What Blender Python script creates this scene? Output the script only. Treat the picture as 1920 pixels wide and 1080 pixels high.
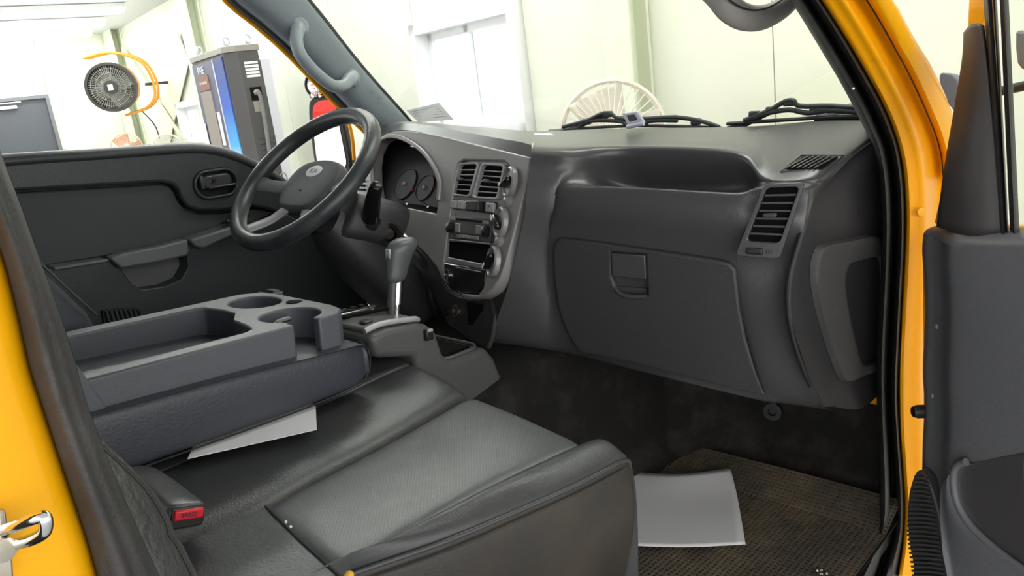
import bpy, bmesh, math, random
from mathutils import Vector, Matrix
from mathutils.geometry import delaunay_2d_cdt as cdt
random.seed(4)
for o in list(bpy.data.objects): bpy.data.objects.remove(o)
SC = bpy.context.scene
COL = SC.collection
# ------------------------------------------------------------------ camera
FPX = 1457.0
RIGHT = Vector((0.66318, -0.74665, -0.05203)); DOWN = Vector((-0.19344, -0.10383, -0.97560)); FWD = Vector((0.72303, 0.65707, -0.21329))
CAM = Vector((0.0, -0.40, 0.85))
cd = bpy.data.cameras.new('camera'); cam = bpy.data.objects.new('camera', cd); COL.objects.link(cam)
cd.sensor_width = 36; cd.lens = FPX / 1920 * 36; cd.clip_start = 0.02; cd.clip_end = 200
cam.matrix_world = Matrix(((RIGHT.x, -DOWN.x, -FWD.x, CAM.x), (RIGHT.y, -DOWN.y, -FWD.y, CAM.y), (RIGHT.z, -DOWN.z, -FWD.z, CAM.z), (0, 0, 0, 1)))
SC.camera = cam
# ------------------------------------------------------------------ world, light, exposure
w = bpy.data.worlds.new('overcast'); SC.world = w; w.use_nodes = True
bg = w.node_tree.nodes['Background']; bg.inputs[0].default_value = (1.0, 0.985, 0.96, 1); bg.inputs[1].default_value = 1.75
SC.view_settings.view_transform = 'Standard'; SC.view_settings.look = 'None'
SC.view_settings.exposure = 0.8; SC.view_settings.gamma = 1.0; SC.view_settings.use_curve_mapping = False
TUBE_STRENGTH = 14.0
# ------------------------------------------------------------------ rays of the photograph -> points on real planes
V3 = Vector
def ray(px, py): return RIGHT * ((px - 960) / FPX) + DOWN * ((py - 540) / FPX) + FWD
def PL(p, p0, n):
    d = ray(*p); n = V3(n); return CAM + d * ((V3(p0) - CAM).dot(n) / d.dot(n))
def PX(p, x): return PL(p, (x, 0, 0), (1, 0, 0))
def PY(p, y): return PL(p, (0, y, 0), (0, 1, 0))
def PZ(p, z): return PL(p, (0, 0, z), (0, 0, 1))
def PV(p, a, b): return PL(p, (a[0], a[1], 0), (b[1] - a[1], -(b[0] - a[0]), 0))
# building frame: the hall stands turned a little against the parked truck
def eul(a, b, c): return (Matrix.Rotation(c, 3, 'Z') @ Matrix.Rotation(b, 3, 'Y') @ Matrix.Rotation(a, 3, 'X'))
RB = eul(math.radians(-0.766), math.radians(-4.611), math.radians(-9.677)); RBI = RB.transposed()
def BPL(p, p0, n):
    o = RBI @ CAM; d = RBI @ ray(*p); n = V3(n); return o + d * ((V3(p0) - o).dot(n) / d.dot(n))
def BX(p, x): return BPL(p, (x, 0, 0), (1, 0, 0))
def BY(p, y): return BPL(p, (0, y, 0), (0, 1, 0))
def BZ(p, z): return BPL(p, (0, 0, z), (0, 0, 1))
# ------------------------------------------------------------------ materials
def mat(name, col, rough=0.5, metal=0.0, bump=None, var=None, spec=0.5, coat=0.0, emit=None, alpha=None, sheen=0):
    m = bpy.data.materials.new(name); m.use_nodes = True; nt = m.node_tree; N = nt.nodes; L = nt.links
    b = N['Principled BSDF']; b.inputs['Base Color'].default_value = (*col, 1); b.inputs['Roughness'].default_value = rough
    b.inputs['Metallic'].default_value = metal; b.inputs['Specular IOR Level'].default_value = spec; b.inputs['Coat Weight'].default_value = coat
    tc = N.new('ShaderNodeTexCoord')
    if emit: b.inputs['Emission Color'].default_value = (*emit[0], 1); b.inputs['Emission Strength'].default_value = emit[1]
    if var:      # (colour2, scale, lo, hi): worn or dusty patches
        n = N.new('ShaderNodeTexNoise'); n.inputs['Scale'].default_value = var[1]; n.inputs['Detail'].default_value = 6; n.inputs['Roughness'].default_value = .65
        r = N.new('ShaderNodeMapRange'); r.inputs['From Min'].default_value = var[2]; r.inputs['From Max'].default_value = var[3]
        x = N.new('ShaderNodeMixRGB'); x.inputs[1].default_value = (*col, 1); x.inputs[2].default_value = (*var[0], 1)
        L.new(tc.outputs['Object'], n.inputs['Vector']); L.new(n.outputs['Fac'], r.inputs['Value']); L.new(r.outputs[0], x.inputs[0]); L.new(x.outputs[0], b.inputs['Base Color'])
    if bump:     # (kind, scale, strength, distance)
        k, s, st, di = bump
        if k == 'noise': t = N.new('ShaderNodeTexNoise'); t.inputs['Detail'].default_value = 3; o = 'Fac'
        elif k == 'voronoi': t = N.new('ShaderNodeTexVoronoi'); o = 'Distance'
        elif k == 'wave': t = N.new('ShaderNodeTexWave'); t.inputs['Distortion'].default_value = 6; o = 'Fac'
        elif k == 'weave': t = N.new('ShaderNodeTexBrick'); t.inputs['Mortar Size'].default_value = .12; t.inputs['Color1'].default_value = (1, 1, 1, 1); t.inputs['Color2'].default_value = (.8, .8, .8, 1); t.inputs['Mortar'].default_value = (0, 0, 0, 1); o = 'Color'
        t.inputs['Scale'].default_value = s; bp = N.new('ShaderNodeBump'); bp.inputs['Strength'].default_value = st; bp.inputs['Distance'].default_value = di
        L.new(tc.outputs['Object'], t.inputs['Vector']); L.new(t.outputs[o], bp.inputs['Height']); L.new(bp.outputs[0], b.inputs['Normal'])
    return m
M = {}
M['dash'] = mat('grained_plastic', (.058, .057, .060), .33, spec=.65, bump=('voronoi', 420, .12, .001), var=((.072, .07, .069), 6, .5, .8))
M['glove'] = mat('glove_plastic', (.042, .041, .044), .48, bump=('voronoi', 420, .3, .001))
M['lower'] = mat('dusty_lower_plastic', (.024, .023, .023), .62, bump=('voronoi', 300, .3, .001), var=((.085, .078, .07), 9, .52, .85))
M['cap'] = mat('dark_end_plastic', (.026, .025, .027), .55, bump=('voronoi', 420, .3, .001))
M['endcap'] = mat('scuffed_plastic', (.052, .051, .05), .6, bump=('voronoi', 420, .3, .001), var=((.1, .095, .085), 14, .55, .8))
M['bezel'] = mat('satin_bezel', (.3, .29, .285), .36, metal=.2, bump=('noise', 900, .05, .001))
M['bezel2'] = mat('satin_bezel_frame', (.44, .43, .44), .38, metal=.2)
M['black'] = mat('black_plastic', (.012, .012, .013), .42)
M['gloss_black'] = mat('gloss_black', (.01, .01, .011), .18)
M['void'] = mat('recess_shade', (.004, .004, .004), .8, spec=.1)  # near black colour carries the shade inside openings and slots
M['slat'] = mat('slat_plastic', (.05, .05, .052), .4)
M['rubber'] = mat('rubber_seal', (.022, .022, .022), .5, bump=('noise', 60, .2, .003), var=((.05, .047, .043), 11, .5, .85))
M['wheel'] = mat('worn_wheel_rim', (.05, .055, .06), .33, bump=('voronoi', 500, .15, .001), var=((.025, .026, .028), 9, .42, .62))
M['hub'] = mat('wheel_hub', (.09, .095, .1), .45, bump=('voronoi', 500, .2, .001))
M['column'] = mat('column_shroud', (.036, .036, .037), .5, bump=('voronoi', 420, .25, .001))
M['vinyl'] = mat('smooth_vinyl', (.042, .043, .045), .38, bump=('noise', 260, .25, .002), var=((.075, .07, .062), 5, .5, .8))
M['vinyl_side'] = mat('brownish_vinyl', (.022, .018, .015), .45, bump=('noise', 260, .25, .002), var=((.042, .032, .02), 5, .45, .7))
M['wrinkle'] = mat('wrinkled_vinyl', (.06, .06, .06), .42, bump=('noise', 95, .9, .006), var=((.085, .082, .075), 5, .45, .75))
M['insert'] = mat('embossed_vinyl', (.115, .118, .12), .36, bump=('weave', 90, .7, .002), var=((.08, .08, .082), 5, .45, .65))
M['pad'] = mat('armrest_vinyl', (.042, .046, .060), .4, bump=('noise', 240, .3, .002))
M['tray'] = mat('console_plastic', (.085, .09, .106), .46, bump=('voronoi', 500, .25, .001))
M['tray_in'] = mat('console_bin_plastic', (.085, .09, .105), .5, bump=('voronoi', 500, .2, .001))
M['shift'] = mat('shift_console', (.085, .085, .085), .45, bump=('voronoi', 500, .2, .001))
M['plate'] = mat('selector_plate', (.18, .175, .17), .35, metal=.3)
M['knob'] = mat('selector_knob', (.09, .095, .1), .35, bump=('noise', 300, .1, .001))
M['chrome'] = mat('chrome', (.8, .8, .8), .14, metal=1)
M['steel'] = mat('zinc_steel', (.62, .56, .48), .28, metal=1, var=((.35, .2, .1), 30, .5, .75))
M['trim'] = mat('grey_pillar_trim', (.17, .2, .22), .5, bump=('voronoi', 400, .3, .001), var=((.09, .1, .11), 8, .62, .75))
M['trim_in'] = mat('dark_pillar_trim', (.034, .032, .033), .55, bump=('voronoi', 400, .3, .001), var=((.075, .073, .07), 8, .5, .8))
M['grip'] = mat('grab_handle_plastic', (.26, .3, .32), .4)
M['grip2'] = mat('beige_handle_plastic', (.32, .3, .275), .45)
M['yellow'] = mat('yellow_paint', (.9, .42, .0), .35, spec=.3, coat=.15, var=((.84, .37, .0), 4, .5, .8))
M['yellow_in'] = mat('yellow_jamb_paint', (.86, .36, .0), .34, spec=.2, coat=.08, var=((.62, .23, .0), 12, .6, .8))
M['doorp'] = mat('door_plastic', (.034, .038, .042), .42, bump=('voronoi', 420, .35, .001))
M['doorin'] = mat('door_insert', (.045, .047, .052), .7, bump=('noise', 700, .3, .001))
M['door2'] = mat('open_door_plastic', (.125, .128, .138), .46, bump=('voronoi', 420, .35, .001), var=((.11, .105, .095), 7, .55, .85))
M['sail'] = mat('sail_panel', (.055, .052, .053), .5)
M['carpet'] = mat('dirty_carpet', (.017, .016, .015), .85, bump=('noise', 400, .8, .003), var=((.055, .048, .04), 9, .5, .75), spec=.2)
M['mat'] = mat('dirty_rubber_mat', (.085, .07, .054), .7, bump=('noise', 200, .5, .002), var=((.21, .16, .1), 7, .45, .75))
M['mat_base'] = mat('mat_hole_shade', (.006, .0055, .005), .9, spec=.1)  # black sheet under the lattice, painting the shade in the mat holes
M['paper'] = mat('white_paper', (.88, .87, .88), .7)
M['sheet'] = mat('backlit_shade_paper', (.5, .51, .5), .7)  # white paper made grey; its backlit shade is in the colour
M['print'] = mat('grey_print', (.3, .3, .32), .7)
M['red'] = mat('red_button', (.6, .012, .03), .35)
M['white'] = mat('white_print', (.85, .85, .85), .5)
M['amber'] = mat('amber_lens', (.7, .35, .02), .3)
M['foam'] = mat('seat_foam', (.75, .42, .05), .8)
M['wall'] = mat('cream_wall_panel', (.78, .80, .68), .55)
M['wall_col'] = mat('pale_green_steel', (.74, .78, .62), .5)
M['ceil'] = mat('white_ceiling', (.75, .76, .78), .6)
M['tube'] = mat('fluorescent_tube', (1, 1, 1), .5, emit=((.98, 1, .94), TUBE_STRENGTH))
M['pvc'] = mat('white_pvc', (.88, .89, .9), .4)
M['gdoor'] = mat('grey_steel_door', (.085, .09, .11), .5)
M['gframe'] = mat('grey_door_frame', (.17, .175, .2), .5)
M['concrete'] = mat('hall_floor_concrete', (.42, .44, .45), .5, var=((.34, .35, .36), 1.5, .4, .7))
M['orange'] = mat('orange_steel', (.85, .34, .03), .4)
M['fan_dark'] = mat('fan_dark_steel', (.05, .045, .045), .5)
M['fan_blade'] = mat('fan_blade', (.34, .33, .30), .4)
M['clear_fan'] = mat('cream_fan_wire', (.8, .76, .68), .5)
M['pink'] = mat('orange_fan_blade', (.95, .38, .2), .5)
M['ch_grey'] = mat('charger_grey', (.075, .07, .072), .5)
M['ch_grey2'] = mat('charger_light_grey', (.3, .28, .25), .5)
M['ch_side'] = mat('charger_aluminium', (.62, .62, .68), .4)
M['ch_cable'] = mat('charger_cable', (.17, .165, .175), .5)
M['ch_screen'] = mat('charger_screen', (.3, .25, .23), .4)
M['ch_brown'] = mat('charger_header', (.26, .12, .09), .5)
M['ch_face'] = mat('charger_blue_grey', (.12, .125, .2), .45)
def grad_mat():   # printed blue to white livery
    m = mat('charger_livery', (.1, .2, .7), .35); nt = m.node_tree; N = nt.nodes; L = nt.links; b = N['Principled BSDF']
    tc = N.new('ShaderNodeTexCoord'); s = N.new('ShaderNodeSeparateXYZ'); r = N.new('ShaderNodeValToRGB'); mr = N.new('ShaderNodeMapRange')
    L.new(tc.outputs['Generated'], s.inputs[0]); L.new(s.outputs['Z'], mr.inputs['Value']); mr.inputs['From Min'].default_value = .3; mr.inputs['From Max'].default_value = 1
    L.new(mr.outputs[0], r.inputs['Fac']); L.new(r.outputs[0], b.inputs['Base Color'])
    e = r.color_ramp.elements; e[0].position = .1; e[0].color = (.85, .9, .95, 1); e[1].position = 1; e[1].color = (.03, .045, .2, 1)
    k = e.new(.28); k.color = (.05, .4, .85, 1); k = e.new(.6); k.color = (.02, .1, .55, 1)
    return m
M['livery'] = grad_mat()
M['mirror'] = mat('mirror_silver', (.92, .93, .95), .02, metal=1)
M['redvan'] = mat('red_paint', (.7, .03, .02), .4)
M['lcd'] = mat('grey_display', (.14, .135, .12), .25)
M['gauge'] = mat('gauge_face', (.03, .03, .033), .3)
M['device'] = mat('clear_grey_plastic', (.55, .57, .65), .2)
M['wiper'] = mat('wiper_black', (.05, .055, .058), .45)
def glass_mat(name, tint, refl):
    m = bpy.data.materials.new(name); m.use_nodes = True; nt = m.node_tree; N = nt.nodes; L = nt.links
    N.remove(N['Principled BSDF']); out = N['Material Output']
    t = N.new('ShaderNodeBsdfTransparent'); t.inputs[0].default_value = (*tint, 1); g = N.new('ShaderNodeBsdfGlossy'); g.inputs['Roughness'].default_value = .02
    fr = N.new('ShaderNodeFresnel'); fr.inputs[0].default_value = 1.3; mu = N.new('ShaderNodeMath'); mu.operation = 'MULTIPLY'; mu.inputs[1].default_value = refl
    mx = N.new('ShaderNodeMixShader'); L.new(fr.outputs[0], mu.inputs[0]); L.new(mu.outputs[0], mx.inputs[0]); L.new(t.outputs[0], mx.inputs[1]); L.new(g.outputs[0], mx.inputs[2]); L.new(mx.outputs[0], out.inputs[0])
    return m
M['glass'] = glass_mat('window_glass', (.97, .99, .97), .2)
M['wglass'] = glass_mat('hall_window_glass', (.97, .99, 1), .3)
# ------------------------------------------------------------------ mesh helpers
FRAME = None                       # None: truck frame, else 3x3 matrix applied to vertices
def T(v): return (FRAME @ V3(v)) if FRAME else V3(v)
def adopt(o, parent):
    o.parent = parent; o.matrix_parent_inverse = Matrix.Translation(parent.location).inverted() if parent.parent is None else Matrix.Identity(4)
def tag(o, label=None, cat=None, group=None, kind=None):
    if label: o['label'] = label
    if cat: o['category'] = cat
    if group: o['group'] = group
    if kind: o['kind'] = kind
    return o
def thing(name, label, cat, loc, group=None, kind=None):
    o = bpy.data.objects.new(name, None); o.empty_display_size = .05; COL.objects.link(o); o.location = T(loc); return tag(o, label, cat, group, kind)
def mk(name, V, F, m, parent=None, sharp=35, bevel=0, seg=2, sub=0, solid=0, soff=-1, smooth=True, flat=False):
    me = bpy.data.meshes.new(name); me.from_pydata([T(v) for v in V], [], F)
    bm = bmesh.new(); bm.from_mesh(me); bmesh.ops.remove_doubles(bm, verts=bm.verts, dist=1e-6); bmesh.ops.recalc_face_normals(bm, faces=bm.faces)
    if flat: bmesh.ops.dissolve_limit(bm, angle_limit=.02, verts=bm.verts, edges=[e for e in bm.edges if len(e.link_faces) == 2 and e.calc_face_angle(1) < .02])
    bm.to_mesh(me); bm.free()
    if smooth:
        me.polygons.foreach_set('use_smooth', [True] * len(me.polygons)); me.set_sharp_from_angle(angle=math.radians(sharp))
    me.materials.append(M[m] if isinstance(m, str) else m)
    o = bpy.data.objects.new(name, me); COL.objects.link(o)
    if solid: s = o.modifiers.new('s', 'SOLIDIFY'); s.thickness = solid; s.offset = soff
    if bevel: b = o.modifiers.new('b', 'BEVEL'); b.width = bevel; b.segments = seg; b.limit_method = 'ANGLE'; b.angle_limit = math.radians(38)
    if sub: s = o.modifiers.new('u', 'SUBSURF'); s.levels = sub; s.render_levels = sub
    if parent: adopt(o, parent)
    return o
def cr(pts, n, closed=False):      # Catmull-Rom resampling, n steps between neighbours
    P = [V3(p) for p in pts]; L = len(P); out = []
    rng = range(L) if closed else range(L - 1)
    for i in rng:
        if closed: a, b, c, d = P[(i - 1) % L], P[i], P[(i + 1) % L], P[(i + 2) % L]
        else: a, b, c, d = P[max(i - 1, 0)], P[i], P[i + 1], P[min(i + 2, L - 1)]
        for k in range(n):
            t = k / n; out.append(.5 * ((2 * b) + (c - a) * t + (2 * a - 5 * b + 4 * c - d) * t * t + (3 * b - a - 3 * c + d) * t ** 3))
    if not closed: out.append(P[-1].copy())
    return out
def grid(name, rows, m, parent=None, nu=4, nv=4, solid=0, soff=-1, sharp=60, closed_u=False, bevel=0):
    R = [cr(r, nu, closed_u) if nu > 1 else [V3(p) for p in r] for r in rows]
    if nv > 1:
        cols = [cr([R[i][j] for i in range(len(R))], nv) for j in range(len(R[0]))]
        R = [[c[i] for c in cols] for i in range(len(cols[0]))]
    W = len(R[0]); V = [p for r in R for p in r]; F = []
    for i in range(len(R) - 1):
        for j in range(W if closed_u else W - 1):
            F.append((i * W + j, i * W + (j + 1) % W, (i + 1) * W + (j + 1) % W, (i + 1) * W + j))
    return mk(name, V, F, m, parent, sharp=sharp, solid=solid, soff=soff, bevel=bevel)
def sweep_geo(pts, r, seg=10, closed=False, caps=True, up=None):
    P = [V3(p) for p in pts]; n = len(P); V = []; F = []; prev = None
    for i, p in enumerate(P):
        t = (P[(i + 1) % n] - P[i - 1]) if closed else (P[min(i + 1, n - 1)] - P[max(i - 1, 0)])
        t.normalize()
        if up is not None: a = V3(up) - t * V3(up).dot(t)
        elif prev is None: a = V3((0, 0, 1)) - t * t.z; a = a if a.length > .1 else V3((1, 0, 0)) - t * t.x
        else: a = prev - t * prev.dot(t)
        a.normalize(); prev = a; b = t.cross(a)
        rr = r(i / max(n - 1, 1)) if callable(r) else r
        ra, rb = rr if isinstance(rr, tuple) else (rr, rr)
        for k in range(seg):
            g = 2 * math.pi * k / seg; V.append(p + a * ra * math.cos(g) + b * rb * math.sin(g))
    for i in range(n if closed else n - 1):
        for k in range(seg):
            F.append((i * seg + k, i * seg + (k + 1) % seg, ((i + 1) % n) * seg + (k + 1) % seg, ((i + 1) % n) * seg + k))
    if caps and not closed: F.append(tuple(range(seg))); F.append(tuple((n - 1) * seg + k for k in range(seg)))
    return V, F
def tube(name, pts, r, m, parent=None, seg=10, n=1, closed=False, up=None, sharp=50):
    P = cr(pts, n, closed) if n > 1 else pts
    V, F = sweep_geo(P, r, seg, closed, True, up); return mk(name, V, F, m, parent, sharp=sharp)
def tubes(name, lst, m, parent=None, seg=8):
    V = []; F = []
    for pts, r in lst:
        v, f = sweep_geo(pts, r, seg); k = len(V); V += v; F += [tuple(i + k for i in q) for q in f]
    return mk(name, V, F, m, parent, sharp=50)
def poly(name, loop, vec, m, parent=None, holes=(), bevel=0, seg=2, sharp=35):
    bm = bmesh.new(); loops = []; edges = []
    for lp in [loop] + list(holes):
        vs = [bm.verts.new(V3(p)) for p in lp]; loops.append(vs); edges += [bm.edges.new((vs[i], vs[(i + 1) % len(vs)])) for i in range(len(vs))]
    bm.verts.index_update()
    V = [v.co.copy() for v in bm.verts]; lp_idx = [[v.index for v in l] for l in loops]; bm.free(); n = len(V); vec = V3(vec)
    nr = V3(); L0 = lp_idx[0]
    for i in range(len(L0)): nr += V[L0[i]].cross(V[L0[(i + 1) % len(L0)]])
    u_, v_, n_ = frame_of(nr); P2 = [Vector((p.dot(u_), p.dot(v_))) for p in V]
    ed = [(l[i], l[(i + 1) % len(l)]) for l in lp_idx for i in range(len(l))]
    vo_, _e, fo_, ov_, _oe, _of = cdt(P2, ed, [], 0, 1e-9)
    mp = [o_[0] if o_ else -1 for o_ in ov_]
    def inside(p, l):
        c_ = False; j = len(l) - 1
        for i in range(len(l)):
            a_, b_ = P2[l[i]], P2[l[j]]
            if (a_.y > p.y) != (b_.y > p.y) and p.x < (b_.x - a_.x) * (p.y - a_.y) / (b_.y - a_.y) + a_.x: c_ = not c_
            j = i
        return c_
    F = []
    for f in fo_:
        if any(mp[i] < 0 for i in f): continue
        c_ = (vo_[f[0]] + vo_[f[1]] + vo_[f[2]]) / 3
        if inside(c_, L0) and not any(inside(c_, h) for h in lp_idx[1:]): F.append(tuple(mp[i] for i in f))
    if vec.length > 0:
        F2 = [tuple(i + n for i in reversed(f)) for f in F]; S = []
        for l in lp_idx:
            for i in range(len(l)): a, b = l[i], l[(i + 1) % len(l)]; S.append((a, b, b + n, a + n))
        V = V + [v + vec for v in V]; F = F + F2 + S
    return mk(name, V, F, m, parent, bevel=bevel, seg=seg, sharp=sharp, flat=True)
def box(name, c, s, m, parent=None, rot=None, bevel=.003, seg=2):
    V = []; R = rot if rot else Matrix.Identity(3)
    for x in (-1, 1):
        for y in (-1, 1):
            for z in (-1, 1): V.append(V3(c) + R @ V3((x * s[0] / 2, y * s[1] / 2, z * s[2] / 2)))
    F = [(0, 1, 3, 2), (4, 6, 7, 5), (0, 4, 5, 1), (2, 3, 7, 6), (0, 2, 6, 4), (1, 5, 7, 3)]
    return mk(name, V, F, m, parent, bevel=bevel, seg=seg)
def boxes(name, lst, m, parent=None, bevel=0):
    V = []; F = []
    for c, s in lst:
        k = len(V)
        for x in (-1, 1):
            for y in (-1, 1):
                for z in (-1, 1): V.append(V3(c) + V3((x * s[0] / 2, y * s[1] / 2, z * s[2] / 2)))
        F += [tuple(i + k for i in f) for f in [(0, 1, 3, 2), (4, 6, 7, 5), (0, 4, 5, 1), (2, 3, 7, 6), (0, 2, 6, 4), (1, 5, 7, 3)]]
    return mk(name, V, F, m, parent, bevel=bevel)
def frame_of(n, up=(0, 0, 1)):
    n = V3(n).normalized(); u = V3(up).cross(n)
    if u.length < 1e-4: u = V3((1, 0, 0))
    u.normalize(); v = n.cross(u); return u, v, n      # u to the right seen against n, v up
def lathe(name, c, n, prof, m, parent=None, seg=28, sharp=40, sx=1.0, sy=1.0, up=(0, 0, 1), arc=None):
    u, v, n = frame_of(n, up); V = []; F = []
    for r, h in prof:
        for k in range(seg):
            a = 2 * math.pi * k / seg; V.append(V3(c) + n * h + u * (r * sx * math.cos(a)) + v * (r * sy * math.sin(a)))
    for i in range(len(prof) - 1):
        for k in range(seg): F.append((i * seg + k, i * seg + (k + 1) % seg, (i + 1) * seg + (k + 1) % seg, (i + 1) * seg + k))
    ring = any(k in name for k in ('ring', 'drum', 'rim', 'eye', 'loop', 'socket'))
    if prof[0][0] > 1e-5 and not ring: F.append(tuple(range(seg)))
    if prof[-1][0] > 1e-5 and not ring: F.append(tuple((len(prof) - 1) * seg + k for k in range(seg)))
    return mk(name, V, F, m, parent, sharp=sharp)
def rr(c, u, v, w, h, r, n=4):     # rounded rectangle loop
    out = []; c = V3(c); u = V3(u); v = V3(v)
    for sx, sy, a0 in ((1, 1, 0), (-1, 1, 90), (-1, -1, 180), (1, -1, 270)):
        for k in range(n + 1):
            a = math.radians(a0 + 90 * k / n); out.append(c + u * (sx * (w / 2 - r) + r * math.cos(a)) + v * (sy * (h / 2 - r) + r * math.sin(a)))
    return out
def text(name, s, size, o, u, v, m, parent=None, depth=.0004):
    c = bpy.data.curves.new(name, 'FONT'); c.body = s; c.size = size; c.align_x = 'CENTER'; c.align_y = 'CENTER'; c.extrude = depth
    ob = bpy.data.objects.new(name, c); COL.objects.link(ob); dg = bpy.context.evaluated_depsgraph_get(); me = bpy.data.meshes.new_from_object(ob.evaluated_get(dg))
    bpy.data.objects.remove(ob); u = V3(u).normalized(); v = V3(v).normalized(); n = u.cross(v)
    V = [V3(o) + u * q.co.x + v * q.co.y + n * q.co.z for q in me.vertices]; F = [tuple(p.vertices) for p in me.polygons]; bpy.data.meshes.remove(me)
    return mk(name, V, F, m, parent, smooth=False)
def dup(o, off, parent=None):
    c = o.copy(); COL.objects.link(c); c.location = o.location + V3(off)
    if parent: c.parent = parent
    return c

def hit(o, p, off=0.0):            # point of a finished part seen at a photograph pixel, lifted off its surface
    bpy.context.view_layer.update(); mi = o.matrix_world.inverted(); ok, co, nr, _ = o.ray_cast(mi @ CAM, (mi.to_3x3() @ ray(*p)).normalized())
    if not ok: return None
    co = o.matrix_world @ co; nr = (o.matrix_world.to_3x3() @ nr).normalized(); nr = nr if nr.dot(CAM - co) > 0 else -nr
    return co + nr * off
# ================================================================== THE HALL (building frame)
FRAME = RB
W = 3.4
_c = BX((210, 62), W); YL = _c.y; ZC = _c.z; ZG = -0.75
# window opening in the front wall
wtl = BX((777, 48), W); WY1 = wtl.y; WZ1 = wtl.z; WY0 = WY1 - 1.22; WZ0 = .52
wf = thing('wall_front', 'cream panelled front wall of the hall', None, (W + .1, 5, ZG), kind='structure')
cuts = [-4.2, -2.9, -1.6, -.5, .55, BX((1450, 100), W).y, 2.66, WY0 - .02, WY1 + .02, 6.0, 7.2, 8.4, 9.6, 10.8, 12.0, YL]
first = True
for a, b in zip(cuts[:-1], cuts[1:]):
    if abs(a - (WY0 - .02)) < 1e-6:
        for z0, z1 in ((ZG, WZ0), (WZ1, ZC)): box('panel', (W + .05, (a + b) / 2, (z0 + z1) / 2), (.1, b - a - .006, z1 - z0), 'wall', wf, bevel=.002)
    elif a == 9.6:     # small high window behind the braces
        q0 = BX((300, 172), W).z; q1 = BX((318, 262), W).z
        for z0, z1 in ((ZG, .62), (1.16, ZC)): box('panel', (W + .05, (a + b) / 2, (z0 + z1) / 2), (.1, b - a - .006, z1 - z0), 'wall', wf, bevel=.002)
    else: box('panel', (W + .05, (a + b) / 2, (ZG + ZC) / 2), (.1, b - a - .006, ZC - ZG), 'wall', wf, bevel=.002)
def hall_window(n, y0, y1, z0, z1, label):
    o = thing('window_%d' % n, label, None, (W + .03, (y0 + y1) / 2, z0), kind='structure'); t = .075
    boxes('window_frame', [((W + .02, (y0 + y1) / 2, z1 - t / 2), (.16, y1 - y0, t)), ((W + .02, (y0 + y1) / 2, z0 + t / 2), (.16, y1 - y0, t)),
                           ((W + .02, y0 + t / 2, (z0 + z1) / 2), (.16, t, z1 - z0)), ((W + .02, y1 - t / 2, (z0 + z1) / 2), (.16, t, z1 - z0))], 'pvc', o, .006)
    ym = (y0 + y1) / 2
    for k, (a, b) in enumerate(((y0 + t, ym + .03), (ym - .03, y1 - t))):
        x = W + .03 + .035 * k; s = .05
        f = boxes('sash', [((x, (a + b) / 2, z1 - t - s / 2), (.03, b - a, s)), ((x, (a + b) / 2, z0 + t + s / 2), (.03, b - a, s)), ((x, a + s / 2, (z0 + z1) / 2), (.03, s, z1 - z0 - 2 * t)), ((x, b - s / 2, (z0 + z1) / 2), (.03, s, z1 - z0 - 2 * t))], 'pvc', o, .004)
        box('pane', (x, (a + b) / 2, (z0 + z1) / 2), (.006, b - a - 2 * s, z1 - z0 - 2 * t - 2 * s), 'wglass', f, bevel=0)
    return o
hall_window(1, WY0, WY1, WZ0, WZ1, 'white framed sliding window in the cream front wall')
hall_window(2, 9.6, 10.8, .62, 1.16, 'small white window behind the crossed wall braces')
wl = thing('wall_left', 'cream end wall with the grey steel door', None, (0, YL, ZG), kind='structure')
d0 = BY((84, 184), YL)
DX1 = d0.x; DX0 = DX1 - .95; DZ = d0.z
xs = [-3.2, -2, -.8, DX0 - .05, DX1 + .05, W]
for a, b in zip(xs[:-1], xs[1:]):
    z0 = DZ + .05 if abs(a - (DX0 - .05)) < 1e-6 else ZG
    box('panel', ((a + b) / 2, YL + .05, (z0 + ZC) / 2), (b - a - .006, .1, ZC - z0), 'wall', wl, bevel=.002)
dr = thing('door_1', 'plain grey steel door with a closer in the cream end wall', None, (DX0 + .47, YL, ZG), kind='structure')
box('door_leaf', ((DX0 + DX1) / 2, YL + .03, (ZG + DZ) / 2), (DX1 - DX0, .05, DZ - ZG), 'gdoor', dr)
boxes('door_frame', [((DX0 - .025, YL + .02, (ZG + DZ) / 2), (.05, .14, DZ - ZG + .1)), ((DX1 + .025, YL + .02, (ZG + DZ) / 2), (.05, .14, DZ - ZG + .1)), (((DX0 + DX1) / 2, YL + .02, DZ + .025), (DX1 - DX0, .14, .05))], 'gframe', dr, .003)
q = BY((15, 202), YL)
boxes('door_closer', [((q.x, YL - .03, q.z), (.22, .06, .05)), ((q.x + .02, YL - .09, q.z + .06), (.3, .02, .02))], 'ch_side', dr, .004)
q = BY((120, 272), YL); box('light_switch', (q.x, YL - .006, q.z), (.07, .012, .11), 'pvc', wl)
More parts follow.
